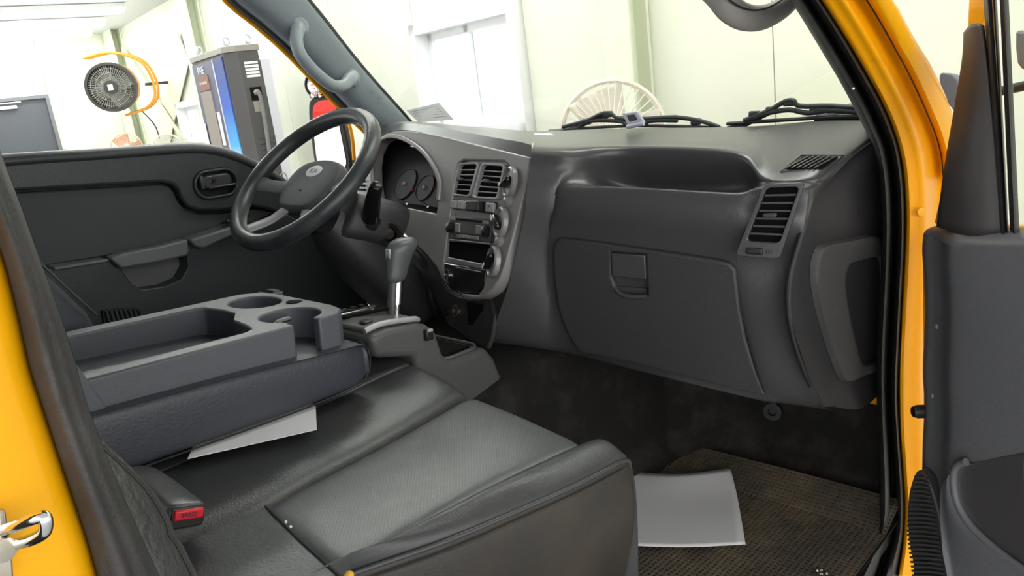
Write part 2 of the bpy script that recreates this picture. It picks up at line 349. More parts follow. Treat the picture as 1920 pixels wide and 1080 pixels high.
# columns and braces
def column(y, wdt, label, z1=ZC):
    o = thing('steel_column', label, 'column', (W - .06, y, ZG), 'hall columns')
    boxes('web', [((W - .08, y, (ZG + z1) / 2), (.14, .02, z1 - ZG))], 'wall_col', o); boxes('flange', [((W - .15, y, (ZG + z1) / 2), (.02, wdt, z1 - ZG))], 'wall_col', o, .003); boxes('flange', [((W - .012, y, (ZG + z1) / 2), (.02, wdt, z1 - ZG))], 'wall_col', o, .003)
column(BX((340, 10), W - .15).y, .34, 'pale green steel column behind the charging cabinet')
column(BX((1156, 60), W - .15).y, .2, 'pale green steel column right of the white sliding window')
column(YL - .3, .5, 'pale green steel column in the far corner behind the orange fan')
def brace(name, p, q2, wd, label, x):
    a = BX(p, x); b = BX(q2, x); d = (b - a).normalized(); n = V3((1, 0, 0)); s = d.cross(n).normalized() * wd / 2
    o = poly(name, [a + s, b + s, b - s, a - s], V3((.012, 0, 0)), 'wall_col', bevel=.002); return tag(o, label, 'brace')
brace('wall_brace', (228, 92), (362, 290), .09, 'long flat steel brace sloping down behind the orange wall fan', W - .08)
brace('wall_brace', (342, 85), (296, 290), .45, 'broad pale brace crossing the other one beside the small window', W - .05)
brace('wall_brace', (1460, 225), (1640, 130), .16, 'pale sloping brace seen low behind the right wiper', W - .05)
# ceiling, ground
o = box('ceiling', ((W - 3.2) / 2 + .1, (YL - 3.2) / 2, ZC + .05), (W + 3.4, YL + 3.4, .1), 'ceil', bevel=0); tag(o, 'white flat ceiling of the hall', kind='structure')
o = box('floor', (-4, 3, ZG - .05), (22, 26, .1), 'concrete', bevel=0); tag(o, 'grey concrete hall floor', kind='structure')
lamps = [(BZ(p, ZC)) for p in ((230, 7), (195, 33), (170, 53))]
lab = ['fluorescent ceiling light nearest to the truck', 'middle one of the three fluorescent ceiling lights', 'fluorescent ceiling light closest to the end wall']
ys = [l.y for l in lamps]
spots = [(l.x, l.y, lab[i]) for i, l in enumerate(lamps)] + [(lamps[0].x, y, None) for y in (8.6, 6.6, 4.6, 2.6, .6)]
for i, (x, y, lb) in enumerate(spots):
    t = thing('ceiling_light', lb or '%s fluorescent ceiling light over the truck counted from the three visible ones' % ('first', 'second', 'third', 'fourth', 'fifth')[i - 3], 'ceiling light', (x - 1, y, ZC), 'rows of ceiling lights')
    box('housing', (x - 1, y, ZC - .03), (2.0, .26, .05), 'pvc', t)
    for s in (-.07, .07): tube('lamp_tube', [(x - 1.98, y + s, ZC - .085), (x - .02, y + s, ZC - .085)], .022, 'tube', t, seg=8)
# ---- big orange wall fan
fc = BY((213, 163), YL - 2.6); ax = V3((-.42, -.9, -.06)).normalized(); r = .293
fan = thing('wall_fan', 'large dark drum fan in an orange tube frame high on the end wall', 'fan', fc)
lathe('drum', fc, ax, [(r, .1), (r, -.14), (r * .985, -.14), (r * .985, .1)], 'orange', fan, 36)
lathe('drum_liner', fc, ax, [(r * .98, .1), (r * .975, -.13), (r * .2, -.135), (r * .2, -.13), (r * .96, -.125), (r * .97, .1)], 'fan_blade', fan, 36)
lathe('front_ring', fc, ax, [(r * 1.04, .05), (r * 1.04, .16), (r * .93, .16), (r * .9, .1), (r * 1.0, .05)], 'fan_dark', fan, 36)
u, v, n = frame_of(ax); wires = []
for k in range(56):
    a = 2 * math.pi * k / 56; e = u * math.cos(a) + v * math.sin(a); wires.append(([fc + ax * .13 + e * r * .94, fc + ax * .15 + e * r * .22], .0035))
for rad in (.4, .6, .8): wires.append(([fc + ax * .145 + (u * math.cos(2 * math.pi * k / 28) + v * math.sin(2 * math.pi * k / 28)) * r * rad for k in range(29)], .0035))
tubes('guard', wires, 'fan_blade', fan, 5)
lathe('motor', fc, ax, [(.12, -.1), (.12, .05), (.09, .09), (0, .1)], 'fan_dark', fan); lathe('hub_cap', fc, ax, [(.085, .148), (.08, .165), (0, .168)], 'fan_dark', fan)
box('hub_label', fc + ax * .172, (.06, .004, .07), 'paper', fan, rot=Matrix((u, ax, v)).transposed(), bevel=0)
for k in range(4):
    a = math.pi / 2 * k + .4; e = u * math.cos(a) + v * math.sin(a); g = -u * math.sin(a) + v * math.cos(a)
    rows = []
    for s in (.3, .6, .92):
        rows.append([fc + e * r * s + g * (r * .32 * w_) + ax * (.02 - .07 * w_) for w_ in (-1, 0, 1)])
    grid('blade', rows, 'fan_blade', fan, 2, 2, solid=.006)
for s in (-1, 1):
    tube('frame_tube', [fc - u * r * .35 * 0 + v * r * 1.3 - u * r * .9 + ax * .12 * s - ax * .1, fc + v * r * 1.42 + u * r * .2 + ax * .12 * s - ax * .12, fc + v * r * .9 + u * r * 1.35 + ax * .12 * s - ax * .14, fc - v * r * .3 + u * r * 1.62 + ax * .12 * s - ax * .16, fc - v * r * 1.0 + u * r * 1.2 + ax * .12 * s - ax * .12, fc - v * r * 1.25 + u * r * .2 + ax * .12 * s - ax * .1], .017, 'orange', fan, 8, 6)
box('wall_mount', ((fc.x + W) / 2 + .2, fc.y + .1, fc.z), (W - fc.x - .42, .035, .035), 'fan_dark', fan)
tube('fan_cord', [fc - ax * .1 - v * r * 1.2 + u * .25, BY((293, 240), YL - 2.4), BY((305, 290), YL - 2.4)], .008, 'fan_dark', fan, 6, 5)
# ---- pedestal fans
def ped_fan(px, rad, yy, label, blade, n=0):
    c = BY(px, yy) if n == 0 else BX(px, yy); a = (V3(RBI @ CAM) - c); a.z = 0; a.normalize(); u, v, w_ = frame_of(a)
    t = thing('pedestal_fan', label, 'fan', (c.x, c.y, ZG)); wires = [([c + a * .05 + (u * math.cos(2 * math.pi * k / 32) + v * math.sin(2 * math.pi * k / 32)) * rad for k in range(33)], .012), ([c - a * .05 + (u * math.cos(2 * math.pi * k / 32) + v * math.sin(2 * math.pi * k / 32)) * rad * .97 for k in range(33)], .008)]
    for k in range(40):
        g = 2 * math.pi * k / 40; e = u * math.cos(g) + v * math.sin(g); wires += [([c + a * .05 + e * rad, c + a * .12 + e * rad * .2], .003)]
    tubes('guard', wires, 'clear_fan', t, 5); lathe('motor', c, a, [(.06, -.2), (.08, -.12), (.07, .0), (.03, .08), (0, .09)], 'clear_fan', t)
    for k in range(3):
        g = 2 * math.pi * k / 3 + 1.9; e = u * math.cos(g) + v * math.sin(g); h = -u * math.sin(g) + v * math.cos(g)
        grid('blade', [[c + e * rad * s + h * rad * q_ * (.3 + s * .3) + a * (.02 + .05 * q_) for q_ in (-1, 0, 1)] for s in (.15, .5, .85)], blade, t, 3, 3, solid=.004)
    tube('stand', [c - a * .12, V3((c.x, c.y, c.z - .3)) - a * .12, V3((c.x, c.y, ZG + .03)) - a * .12], .02, 'clear_fan', t, 8); lathe('base', V3((c.x, c.y, ZG)) - a * .12, (0, 0, 1), [(.22, 0), (.22, .02), (.04, .05)], 'clear_fan', t)
ped_fan((238, 278), .2, YL - 2.2, 'pedestal fan with orange blades beside the grey door', 'pink')
ped_fan((315, 280), .2, YL - 2.6, 'pale pedestal fan below the crossed braces', 'clear_fan')
ped_fan((1148, 250), .24, W - .6, 'pale round pedestal fan behind the left wiper', 'clear_fan', 1)
# ---- charging cabinet
cx0 = 2.6; c3 = BX((424, 98), cx0); y3 = c3.y; zt = c3.z
y2 = BX((411, 94), cx0).y; y1 = BX((360, 120), cx0).y; xb_ = BY((482, 88), y3).x
ch = thing('charging_cabinet', 'tall dark grey electric vehicle charger with blue livery against the front wall', 'charger', (cx0 + .2, (y3 + y1) / 2, ZG))
def prism(name, plan, z0, z1, m, par, bevel=.004): return poly(name, [V3((x, y, z0)) for x, y in plan], V3((0, 0, z1 - z0)), m, par, bevel=bevel)
ch_c = .09
prism('body', [(cx0 + ch_c, y3), (cx0, y3 + ch_c), (cx0, y1), (xb_, y1), (xb_, y3)], ZG, zt, 'ch_grey', ch)
prism('top_cap', [(cx0 + ch_c - .01, y3 - .012), (cx0 - .012, y3 + ch_c - .01), (cx0 - .012, y1 + .012), (xb_ + .012, y1 + .012), (xb_ + .012, y3 - .012)], zt, zt + .05, 'ch_grey2', ch)
box('rear_cover', (xb_ + .05, (y3 + y1) / 2, (ZG + zt) / 2 - .04), (.085, y1 - y3 - .02, zt - ZG - .08), 'ch_side', ch)
yb0 = BX((398, 100), cx0).y
box('livery_panel', (cx0 - .006, (y3 + ch_c + yb0) / 2 + .01, (ZG + zt) / 2 + .3), (.012, yb0 - y3 - ch_c - .02, zt - ZG - .65), 'livery', ch, bevel=.001)
box('silver_strip', (cx0 - .008, yb0 + .012, (ZG + zt) / 2 + .3), (.016, .022, zt - ZG - .65), 'ch_side', ch, bevel=.001)
box('front_panel', (cx0 - .004, (yb0 + .03 + y1) / 2, (ZG + zt) / 2 + .3), (.008, y1 - yb0 - .04, zt - ZG - .65), 'ch_face', ch, bevel=.001)
ya = BX((372, 140), cx0).y; yc_ = BX((392, 140), cx0).y
box('display_panel', (cx0 - .012, (ya + yc_) / 2, zt - .75), (.012, ya - yc_, .95), 'ch_screen', ch, bevel=.001)
box('header_panel', (cx0 - .012, (ya + yc_) / 2, zt - .2), (.012, ya - yc_, .13), 'ch_brown', ch, bevel=.001)
box('notice', (cx0 - .014, yc_ - .07, zt - .62), (.006, .07, .3), 'paper', ch, bevel=0); box('notice', (cx0 - .02, ya + .1, zt - .75), (.006, .1, .4), 'paper', ch, bevel=0)
text('brand_lettering', 'PNE', .1, (cx0 - .014, (ya + yc_) / 2 + .02, zt - .09), (0, -1, 0), (0, 0, 1), 'white', ch)
text('header_lettering', 'EV CHARGER', .035, (cx0 - .021, (ya + yc_) / 2, zt - .2), (0, -1, 0), (0, 0, 1), 'white', ch)
xm = (cx0 + ch_c + xb_) / 2 + .0
for k in range(5): box('vent_slot', (xm + .01, y3 - .003, zt - .1 - .028 * k), (.12, .008, .02), 'white', ch, bevel=.001)
box('socket_recess', (xm + .005, y3 - .002, zt - .36), (.1, .006, .11), 'void', ch, bevel=0)
lathe('cable_gland', (xm + .005, y3, zt - .35), (0, -1, 0), [(.026, 0), (.026, .03), (.018, .05), (0, .05)], 'ch_grey2', ch)
box('recess_plate', (xm + .005, y3 - .004, zt - .47), (.09, .01, .09), 'ch_grey2', ch)
tube('charging_cable', [(xm + .005, y3 - .03, zt - .35), (xm + .004, y3 - .075, zt - .38), (xm - .0, y3 - .08, zt - .6), (xm - .03, y3 - .085, zt - 1.2), (xm - .03, y3 - .085, ZG + .25)], .017, 'ch_cable', ch, 10, 6)
for k in range(8): box('louvre', (xm + .02, y3 - .004, zt - .74 - .045 * k), (.15, .012, .016), 'ch_grey', ch, bevel=.003)
tube('cable_hook', [(xm + .05, y3, zt - 1.3), (xm + .05, y3 - .05, zt - 1.28), (xm + .05, y3 - .05, zt - 1.1), (xm + .08, y3 - .05, zt - 1.07), (xm + .11, y3 - .05, zt - 1.1), (xm + .11, y3 - .05, zt - 1.28), (xm + .11, y3, zt - 1.3)], .007, 'ch_grey2', ch, 6, 3)
for a_, b_ in ((cx0 + .06, y3 + .12), (xb_ - .05, y3 + .05), (cx0 + .06, y1 - .1)):
    lathe('lifting_eye', (a_, b_, zt + .1), (.5, -.85, 0), [(.042, -.008), (.042, .008), (.028, .008), (.028, -.008), (.042, -.008)], 'ch_side', ch, 16)
FRAME = None
# ================================================================== TRUCK CAB SHELL (truck frame: X forward, Y to the driver, Z up from the cab floor)
def lerp2(a, b, f): return (a[0] + (b[0] - a[0]) * f, a[1] + (b[1] - a[1]) * f)
def pys(l, y): return [PY(p, y) for p in l]
cab = thing('truck_cab', 'yellow truck cab body with black rubber door seals around the open doorway', 'truck cab', (.8, .75, 0))
box('floor_pan', (.7, .77, -.03), (1.9, 1.5, .05), 'carpet', cab, bevel=0)
box('roof_panel', (.35, .77, 1.52), (1.5, 1.56, .04), 'trim', cab, bevel=.01)
box('rear_panel', (-.24, .77, .7), (.04, 1.5, 1.6), 'trim_in', cab, bevel=0)
box('front_panel', (1.78, .77, .3), (.05, 1.6, .9), 'yellow', cab, bevel=.01)
box('cowl', (1.68, .77, .745), (.2, 1.5, .03), 'black', cab, bevel=.005)
# toe board: carpet running up to the dash
rows = []
for y in (0.03, .2, .4, .56, .66, .95, 1.2, 1.48):
    s = .12 if .5 < y < 1.0 else 0
    rows.append([(1.575 - s, y, -.004), (1.60 - s, y, .006), (1.64 - s, y, .04), (1.68 - s, y, .14), (1.67 - s * .8, y, .4), (1.64 - s * .5, y, .66)])
grid('toe_board', rows, 'carpet', cab, 5, 5, solid=.01)
# heater box / tunnel wall beside the passenger footwell, dusty ridge
rows = []
for x, z1, yo in ((.8, .30, .62), (1.0, .32, .6), (1.15, .36, .605), (1.3, .42, .60), (1.42, .46, .575), (1.66, .5, .54)):
    rows.append([(x, .98, z1), (x, yo + .12, z1), (x, yo + .03, z1 - .04), (x, yo, z1 - .12), (x, yo - .02, .12), (x, yo - .06, .0)])
grid('tunnel', rows, 'carpet', cab, 5, 4, solid=.01)
for p, y in (((1175, 705), 0), ((1450, 770), 0)):
    q = PX(p, 1.6); lathe('grommet', q, (-1, -.2, .1), [(.022, 0), (.02, .012), (.01, .012), (.008, .004), (0, .004)], 'black', cab, 16)
# clutter of brackets by the shift console
# ---- passenger door seal on the A-pillar side
S_in = [(1384, -150), (1418, -100), (1452, -50), (1482, 0), (1513, 50), (1543, 100), (1573, 150), (1600, 200), (1620, 240), (1638, 280), (1648, 340), (1652, 420), (1650, 520), (1645, 620), (1643, 700), (1645, 800), (1648, 900), (1645, 980), (1622, 1040), (1590, 1095)]
S_out = [(1440, -152), (1474, -102), (1508, -52), (1543, 0), (1570, 40), (1602, 92), (1633, 147), (1661, 198), (1678, 240), (1690, 280), (1700, 350), (1702, 450), (1696, 560), (1690, 680), (1688, 760), (1694, 850), (1700, 930), (1700, 1000), (1690, 1060), (1680, 1120)]
prof = [(0, .06), (.06, .03), (.22, .012), (.38, .02), (.46, .04), (.54, .04), (.62, .016), (.78, .0), (.92, .012), (1, .03)]
grid('door_seal', [[PY(lerp2(a, b, f), y) for a, b in zip(S_in, S_out)] for f, y in prof], 'rubber', cab, 3, 2)
# inner pillar trim behind the seal
grid('pillar_trim', [[PY(lerp2(a, b, .05), .05) for a, b in zip(S_in[:11], S_out)], [PY(a, .09) + V3((.03, 0, 0)) for a in S_in[:11]], [PY(a, .09) + V3((.12, -.03, 0)) for a in S_in[:11]]], 'trim_in', cab, 3, 2)
q = PY((1600, 166), .013); lathe('trim_screw', q, (-.6, -.8, 0), [(.002, -.004), (.002, .001), (0, .002)], 'chrome', cab, 10)
# yellow jamb
J1 = [(1512, -150), (1552, -98), (1590, -48), (1627, 0), (1663, 60), (1682, 95), (1700, 127), (1720, 168), (1740, 213), (1755, 250), (1766, 290), (1770, 333), (1772, 430), (1772, 520), (1770, 600), (1768, 680), (1766, 780), (1764, 860), (1762, 920), (1760, 1000), (1760, 1060)]
O_ = cr([V3((a, b, 0)) for a, b in S_out], 8); I_ = cr([V3((a, b, 0)) for a, b in J1], 8)
def at_y(L, y): return min(L, key=lambda p: abs(p.y - y)).x
ys_ = [-140, -90, -40, 0, 60, 120, 180, 240, 300, 360, 420, 500, 600, 700, 800, 880, 950, 1020, 1080]
rows = []
for f, yy in ((0, .03), (.06, .0), (.3, -.012), (.5, -.022), (.62, -.02), (.85, -.012), (1, -.02)):
    rows.append([PY((at_y(O_, y) - 6 + (at_y(I_, y) - at_y(O_, y) + 6) * f, y), yy) for y in ys_])
grid('pillar_jamb', rows, 'yellow_in', cab, 3, 3)
tube('jamb_joint', [PY(p, -.022) for p in J1[:12]], .0022, 'black', cab, 6, 3)
K1 = [(1546, -150), (1590, -98), (1630, -48), (1674, 0), (1700, 46), (1722, 85), (1744, 120), (1768, 168), (1786, 213), (1800, 250), (1810, 290), (1815, 333)]
grid('pillar_skin', [[PY(p, -.024) for p in J1[:12]], [PY(lerp2(p, q, .25), -.04) for p, q in zip(J1, K1)], [PY(lerp2(p, q, .9), -.05) for p, q in zip(J1, K1)], [PY(q, -.04) for q in K1], [PY(q, -.03) + V3((.1, .03, 0)) for q in K1]], 'yellow', cab, 3, 3)
lathe('jamb_plug', PY((1726, 397), -.02), (-.6, -.8, 0), [(.009, 0), (.008, .003), (0, .004)], 'yellow', cab, 14)
# yellow sill corner glimpsed below the dash
q = PY((1632, 742), .08); box('sill_corner', q + V3((.05, .0, 0)), (.08, .05, .05), 'yellow', cab, bevel=.01)
# ---- B-pillar at the near left
B_r = [(-60, 120), (-18, 235), (6, 300), (40, 390), (72, 480), (105, 570), (135, 660), (160, 750), (190, 830), (222, 910), (262, 1000), (305, 1095)]
B_l = [(-90, 200), (-55, 330), (-30, 400), (-8, 450), (12, 510), (34, 600), (54, 690), (80, 770), (108, 855), (135, 935), (160, 1010), (184, 1095)]
prof = [(0, .05), (.06, .015), (.18, .002), (.36, .0), (.5, -.007), (.66, -.006), (.82, .0), (.95, .004), (1, .015)]
grid('door_seal', [[PY(lerp2(a, b, f), y) for a, b in zip(B_r, B_l)] for f, y in prof], 'trim_in', cab, 3, 2)
rows = [[PY((a[0] + 2, a[1]), .012) for a in B_l], [PY((a[0] - 25, a[1]), .0) for a in B_l], [PY((a[0] - 120, a[1]), -.006) for a in B_l], [PY((a[0] - 320, a[1]), -.01) for a in B_l]]
grid('rear_pillar', rows, 'yellow', cab, 3, 3)
grid('pillar_trim', [[PY((a[0] + 1, a[1]), .05) for a in B_r], [PY(a, .05) + V3((-.02, .04, 0)) for a in B_r], [PY(a, .05) + V3((-.15, .06, 0)) for a in B_r]], 'trim_in', cab, 3, 2)
st = thing('door_striker', 'chrome door latch striker loop on the yellow pillar', 'striker', PY((10, 1020), 0))
pl = [PY(p, -.012) for p in ((-30, 950), (6, 952), (10, 985), (18, 1030), (22, 1095), (-30, 1100))]
poly('base_plate', pl, V3((0, -.004, 0)), 'steel', st, bevel=.001)
tube('loop', [PY((2, 996), -.012), PY((26, 988), -.022), PY((60, 974), -.032), PY((80, 969), -.036), PY((86, 978), -.037), PY((83, 998), -.034), PY((60, 1012), -.026), PY((24, 1022), -.014), PY((4, 1026), -.004)], .0029, 'chrome', st, 12, 5)
lathe('bolt', PY((6, 1030), -.018), (.2, -1, 0), [(.0055, -.002), (.0055, .002), (0, .0025)], 'steel', st, 12)
# ---- driver side A-pillar trim
Ai = [(300, -165), (395, -60), (437, 0), (492, 45), (545, 92), (590, 138), (630, 180), (668, 218), (702, 250), (735, 290)]
Ao = [(450, -160), (535, -55), (578, 0), (612, 42), (645, 85), (680, 128), (712, 165), (742, 198), (772, 232), (800, 262)]
dp = thing('driver_pillar', 'grey windscreen pillar trim with black edge on the driver side', 'pillar', PY((640, 180), 1.45))
grid('pillar_cover', [[PY(lerp2(a, b, f), y) for a, b in zip(Ai, Ao)] for f, y in ((0, 1.49), (.08, 1.455), (.3, 1.43), (.6, 1.42), (.93, 1.425), (1, 1.46))], 'trim', dp, 4, 3)
tube('weather_strip', [PY(p, 1.485) for p in Ai], .009, 'rubber', dp, 8, 3)
tube('body_edge', [PY((a - 12, b + 2), 1.52) for a, b in Ai], .009, 'yellow_in', dp, 8, 3)
tube('outer_strip', [PY((a - 4, b), 1.50) for a, b in Ai], .009, 'black', dp, 8, 3)
tube('glass_edge', [PY((a + 2, b), 1.45) for a, b in Ao], .005, 'black', dp, 8, 3)
grid('body_pillar', [[PY(p, 1.5) for p in Ai], [PY(lerp2(p, q, .5), 1.54) for p, q in zip(Ai, Ao)], [PY(q, 1.48) for q in Ao]], 'yellow_in', dp, 2, 2)
gh = thing('grab_handle', 'light grey curved grab handle fixed to the driver windscreen pillar', 'handle', PY((610, 110), 1.4))
gp = [((560, 52), 1.425), ((558, 60), 1.40), ((556, 75), 1.375), ((562, 100), 1.36), ((582, 127), 1.36), ((610, 152), 1.36), ((628, 162), 1.36), ((645, 160), 1.375), ((655, 150), 1.395), ((660, 143), 1.425)]
tube('grip', [PY(p, y) for p, y in gp], lambda t: (.0165, .0165) if .15 < t < .85 else (.02, .018), 'grip', gh, 14, 5)
for p in ((560, 50), (658, 146)): lathe('mount', PY(p, 1.425), (-.35, -.85, .1), [(.026, -.01), (.026, .004), (.02, .01), (0, .011)], 'grip', gh, 20)
# ---- passenger grab handle at the top of the frame
gh = thing('grab_handle', 'grey beige looped grab handle at the top of the passenger windscreen pillar', 'handle', PY((1420, 20), .12))
gp = [((1310, -50), .16), ((1335, -18), .15), ((1362, 12), .13), ((1395, 32), .12), ((1430, 33), .115), ((1462, 18), .11), ((1490, -8), .10), ((1515, -45), .09)]
tube('grip', [PY(p, y) for p, y in gp], (.019, .013), 'grip2', gh, 16, 5, up=(-.35, -.4, .85))
tube('grip_crease', [PY((a, b - 16), y - .012) for (a, b), y in gp[1:7]], .0016, 'trim_in', gh, 6, 5)
# ---- windscreen
ws = []
for f in (0, .25, .5, .75, 1):
    y = .04 + 1.42 * f; bow = .08 * (1 - (2 * f - 1) ** 2)
    ws.append([(1.60 + bow, y, .79), (1.45 + bow, y, .98), (1.25 + bow * .8, y, 1.22), (1.03 + bow * .5, y, 1.46)])
o = grid('windscreen', ws, 'glass', None, 4, 4); tag(o, 'large curved windscreen between the two pillars', 'windscreen')
rt = tube('windscreen_rubber', [PX(p, 1.62) for p in ((1530, 226), (1570, 224), (1612, 222), (1650, 222))], (.012, .01), 'black', cab, 8)
# ================================================================== DRIVER DOOR (closed)
dd = thing('driver_door', 'closed driver door with dark grey inner panel and window', 'truck door', (.8, 1.5, 0))
YD = 1.5
belt = [(-60, 303), (20, 297), (90, 292), (160, 288), (260, 281), (330, 276), (375, 276), (415, 283), (455, 298), (500, 321), (540, 350), (575, 390)]
low = [PY((640, 480), YD), V3((1.42, YD, .25)), V3((1.3, YD, .08)), V3((-.1, YD, .08)), V3((-.1, YD, .8))]
poly('door_skin', [PY(p, YD + .01) for p in belt] + low, V3((0, .05, 0)), 'doorp', dd)
# rolled top band with the handle field
band_low = [(600, 440), (540, 405), (500, 392), (470, 387), (420, 395), (375, 396), (352, 388), (341, 372), (336, 356), (325, 346), (305, 342), (180, 349), (28, 358), (-60, 364)]
hc = PY((405, 344), 1.46); hu = (PY((455, 336), 1.46) - hc).normalized(); hv = V3((0, 0, 1)); hv = (hv - hu * hv.dot(hu)).normalized()
def oval(c, u, v, w, h, n=8): return rr(c, u, v, w, h, h / 2 * .98, n)
hole = oval(hc, hu, hv, .108, .062)
poly('upper_panel', [PY((a, b + 4), 1.46) for a, b in belt] + [PY(p, 1.46) for p in band_low], V3((0, .05, 0)), 'doorp', dd, holes=[hole], bevel=.008, seg=3)
tube('belt_roll', [PY((a, b + 5), 1.48) for a, b in belt], (.016, .026), 'doorp', dd, 12, 3)
tube('belt_weatherstrip', [PY((a, b - 2), 1.515) for a, b in belt], .008, 'black', dd, 8, 3)
# inner handle
bowl = poly('handle_bowl', oval(hc + V3((0, .02, 0)), hu, hv, .116, .068), V3((0, .01, 0)), 'black', dd)
rim = tube('handle_bezel', oval(hc - V3((0, .003, 0)), hu, hv, .112, .066), .004, 'doorp', dd, 8, 1, True)
pd = poly('handle_lever', oval(hc + hv * .006 + hu * .004 - V3((0, -.012, 0)), hu, hv, .08, .034, 6), V3((0, -.016, 0)), 'doorp', dd, bevel=.005)
box('lever_edge', hc - hv * .008 + hu * .012 - V3((0, .004, 0)), (.075, .014, .006), 'slat', dd, rot=Matrix((hu, V3((0, 1, 0)), hv)).transposed())
box('lever_stop', hc + hv * .008 - hu * .037, (.01, .014, .034), 'slat', dd, rot=Matrix((hu, V3((0, 1, 0)), hv)).transposed())
lathe('lever_screw', hc + hv * .006 - hu * .006 - V3((0, .003, 0)), (0, -1, 0), [(.007, 0), (.006, .003), (0, .002)], 'black', dd, 14)
# fabric-like insert
ins = [(-60, 370), (28, 362), (180, 353), (303, 346), (318, 350), (327, 361), (334, 378), (348, 394), (375, 402), (420, 401), (480, 392), (520, 398), (450, 425), (345, 455), (225, 476), (100, 497), (-60, 522)]
poly('panel_insert', pys(ins, 1.478), V3((0, .03, 0)), 'doorin', dd, bevel=.004)
# lower panel with arm rest and pull pocket
lowp = [(-60, 528), (100, 503), (215, 484), (345, 460), (440, 428), (540, 402), (620, 450)]
pk = [PY(p, 1.44) for p in ((226, 503), (288, 493), (350, 478), (353, 500), (340, 524), (310, 537), (268, 543), (248, 533))]
poly('lower_panel', pys(lowp, 1.44) + [V3((1.40, 1.44, .3)), V3((1.2, 1.44, .12)), V3((0, 1.44, .12))], V3((0, .05, 0)), 'doorp', dd, holes=[pk], bevel=.006)
poly('pocket_bowl', [PY(p, 1.485) for p in ((222, 495), (288, 487), (354, 470), (362, 500), (345, 528), (312, 543), (266, 549), (240, 536))], V3((0, .004, 0)), 'door2', dd)
arm = [(206, 484), (232, 475), (300, 462), (352, 448), (356, 470), (352, 480), (288, 494), (228, 504)]
poly('pull_handle', pys(arm, 1.415), V3((0, .04, 0)), 'door2', dd, bevel=.005)
poly('armrest_ledge', [PY(p, 1.43) for p in ((100, 501), (205, 485), (207, 491), (104, 508))], V3((0, .05, 0)), 'door2', dd, bevel=.003)
poly('armrest_pad', [PY(p, 1.41) for p in ((356, 449), (400, 436), (455, 418), (470, 418), (455, 434), (398, 460), (382, 467), (366, 463))], V3((0, .06, 0)), 'door2', dd, bevel=.006)
sw = poly('switch_panel', [PY(p, 1.425) for p in ((418, 420), (440, 406), (470, 398), (466, 412), (440, 420))], V3((0, .02, 0)), 'black', dd, bevel=.002)
for p in ((432, 414), (446, 409)): box('window_switch', PY(p, 1.42), (.025, .012, .008), 'slat', dd)
g0 = poly('speaker_panel', [PY(p, 1.43) for p in ((192, 582), (252, 577), (276, 600), (270, 625), (200, 640))], V3((0, .02, 0)), 'black', dd)
for k in range(8): tube('grille_bar', [PY((199 + k * 8.8, 583 - k * .6), 1.426), PY((210 + k * 9.0, 618 - k * .5), 1.426)], .0042, 'doorp', dd, 6)
o = grid('door_glass', [[PY((-60, 300), 1.53), PY((200, 285), 1.53), PY((400, 282), 1.53), V3((1.3, 1.53, .75))], [V3((.1, 1.5, 1.4)), V3((.5, 1.5, 1.4)), V3((.85, 1.5, 1.38)), V3((1.05, 1.5, 1.2))]], 'glass', dd, 3, 3)
# ---- driver side mirrors outside
mr = thing('door_mirror', 'black framed driver side mirror seen through the steering wheel', 'mirror', PY((610, 250), 1.72))
mc = PY((607, 252), 1.72); mn = V3((-.93, -.37, .03)).normalized(); mu, mv, mn = frame_of(mn)
msh = [PL(p, mc, mn) for p in ((578, 200), (583, 186), (600, 180), (625, 181), (636, 190), (640, 215), (652, 270), (658, 318), (640, 326), (596, 322), (588, 300), (580, 240))]
poly('mirror_shell', cr(msh, 3, True), mn * -.04, 'black', mr, bevel=.006)
gl = [PL(p, mc, mn) for p in ((588, 206), (594, 193), (606, 188), (622, 189), (630, 198), (634, 220), (645, 275), (650, 308), (638, 316), (602, 314), (595, 296), (589, 240))]
poly('mirror_glass', cr(gl, 3, True), mn * .004, 'mirror', mr)
tube('mirror_arm', [PY((640, 190), 1.68), PY((655, 200), 1.62), PY((672, 225), 1.56), PY((690, 250), 1.52)], .012, 'black', mr, 8, 3)
tube('mirror_stay', [PY((650, 215), 1.64), PY((660, 255), 1.62), PY((664, 300), 1.62)], .006, 'yellow', mr, 8, 3)
m2 = thing('round_mirror', 'small round silver mirror above the driver door mirror', 'mirror', PY((598, 160), 1.74))
c2 = PY((592, 158), 1.74); lathe('mirror_glass', c2, mn, [(.036, 0), (.034, .003), (.018, .008), (0, .01)], 'mirror', m2, 24); lathe('mirror_rim', c2, mn, [(.039, -.016), (.041, .002), (.037, .005), (.036, .0), (.03, -.016)], 'black', m2, 24)
tube('mirror_clamp', [PY((585, 180), 1.74), PY((600, 182), 1.74), PY((622, 178), 1.73), PY((632, 170), 1.72)], .007, 'chrome', m2, 8, 3)
for p in ((585, 180), (600, 180)): lathe('clamp_nut', PY(p, 1.73), (-.6, -.8, 0), [(.008, -.006), (.008, .008), (0, .009)], 'chrome', m2, 8)
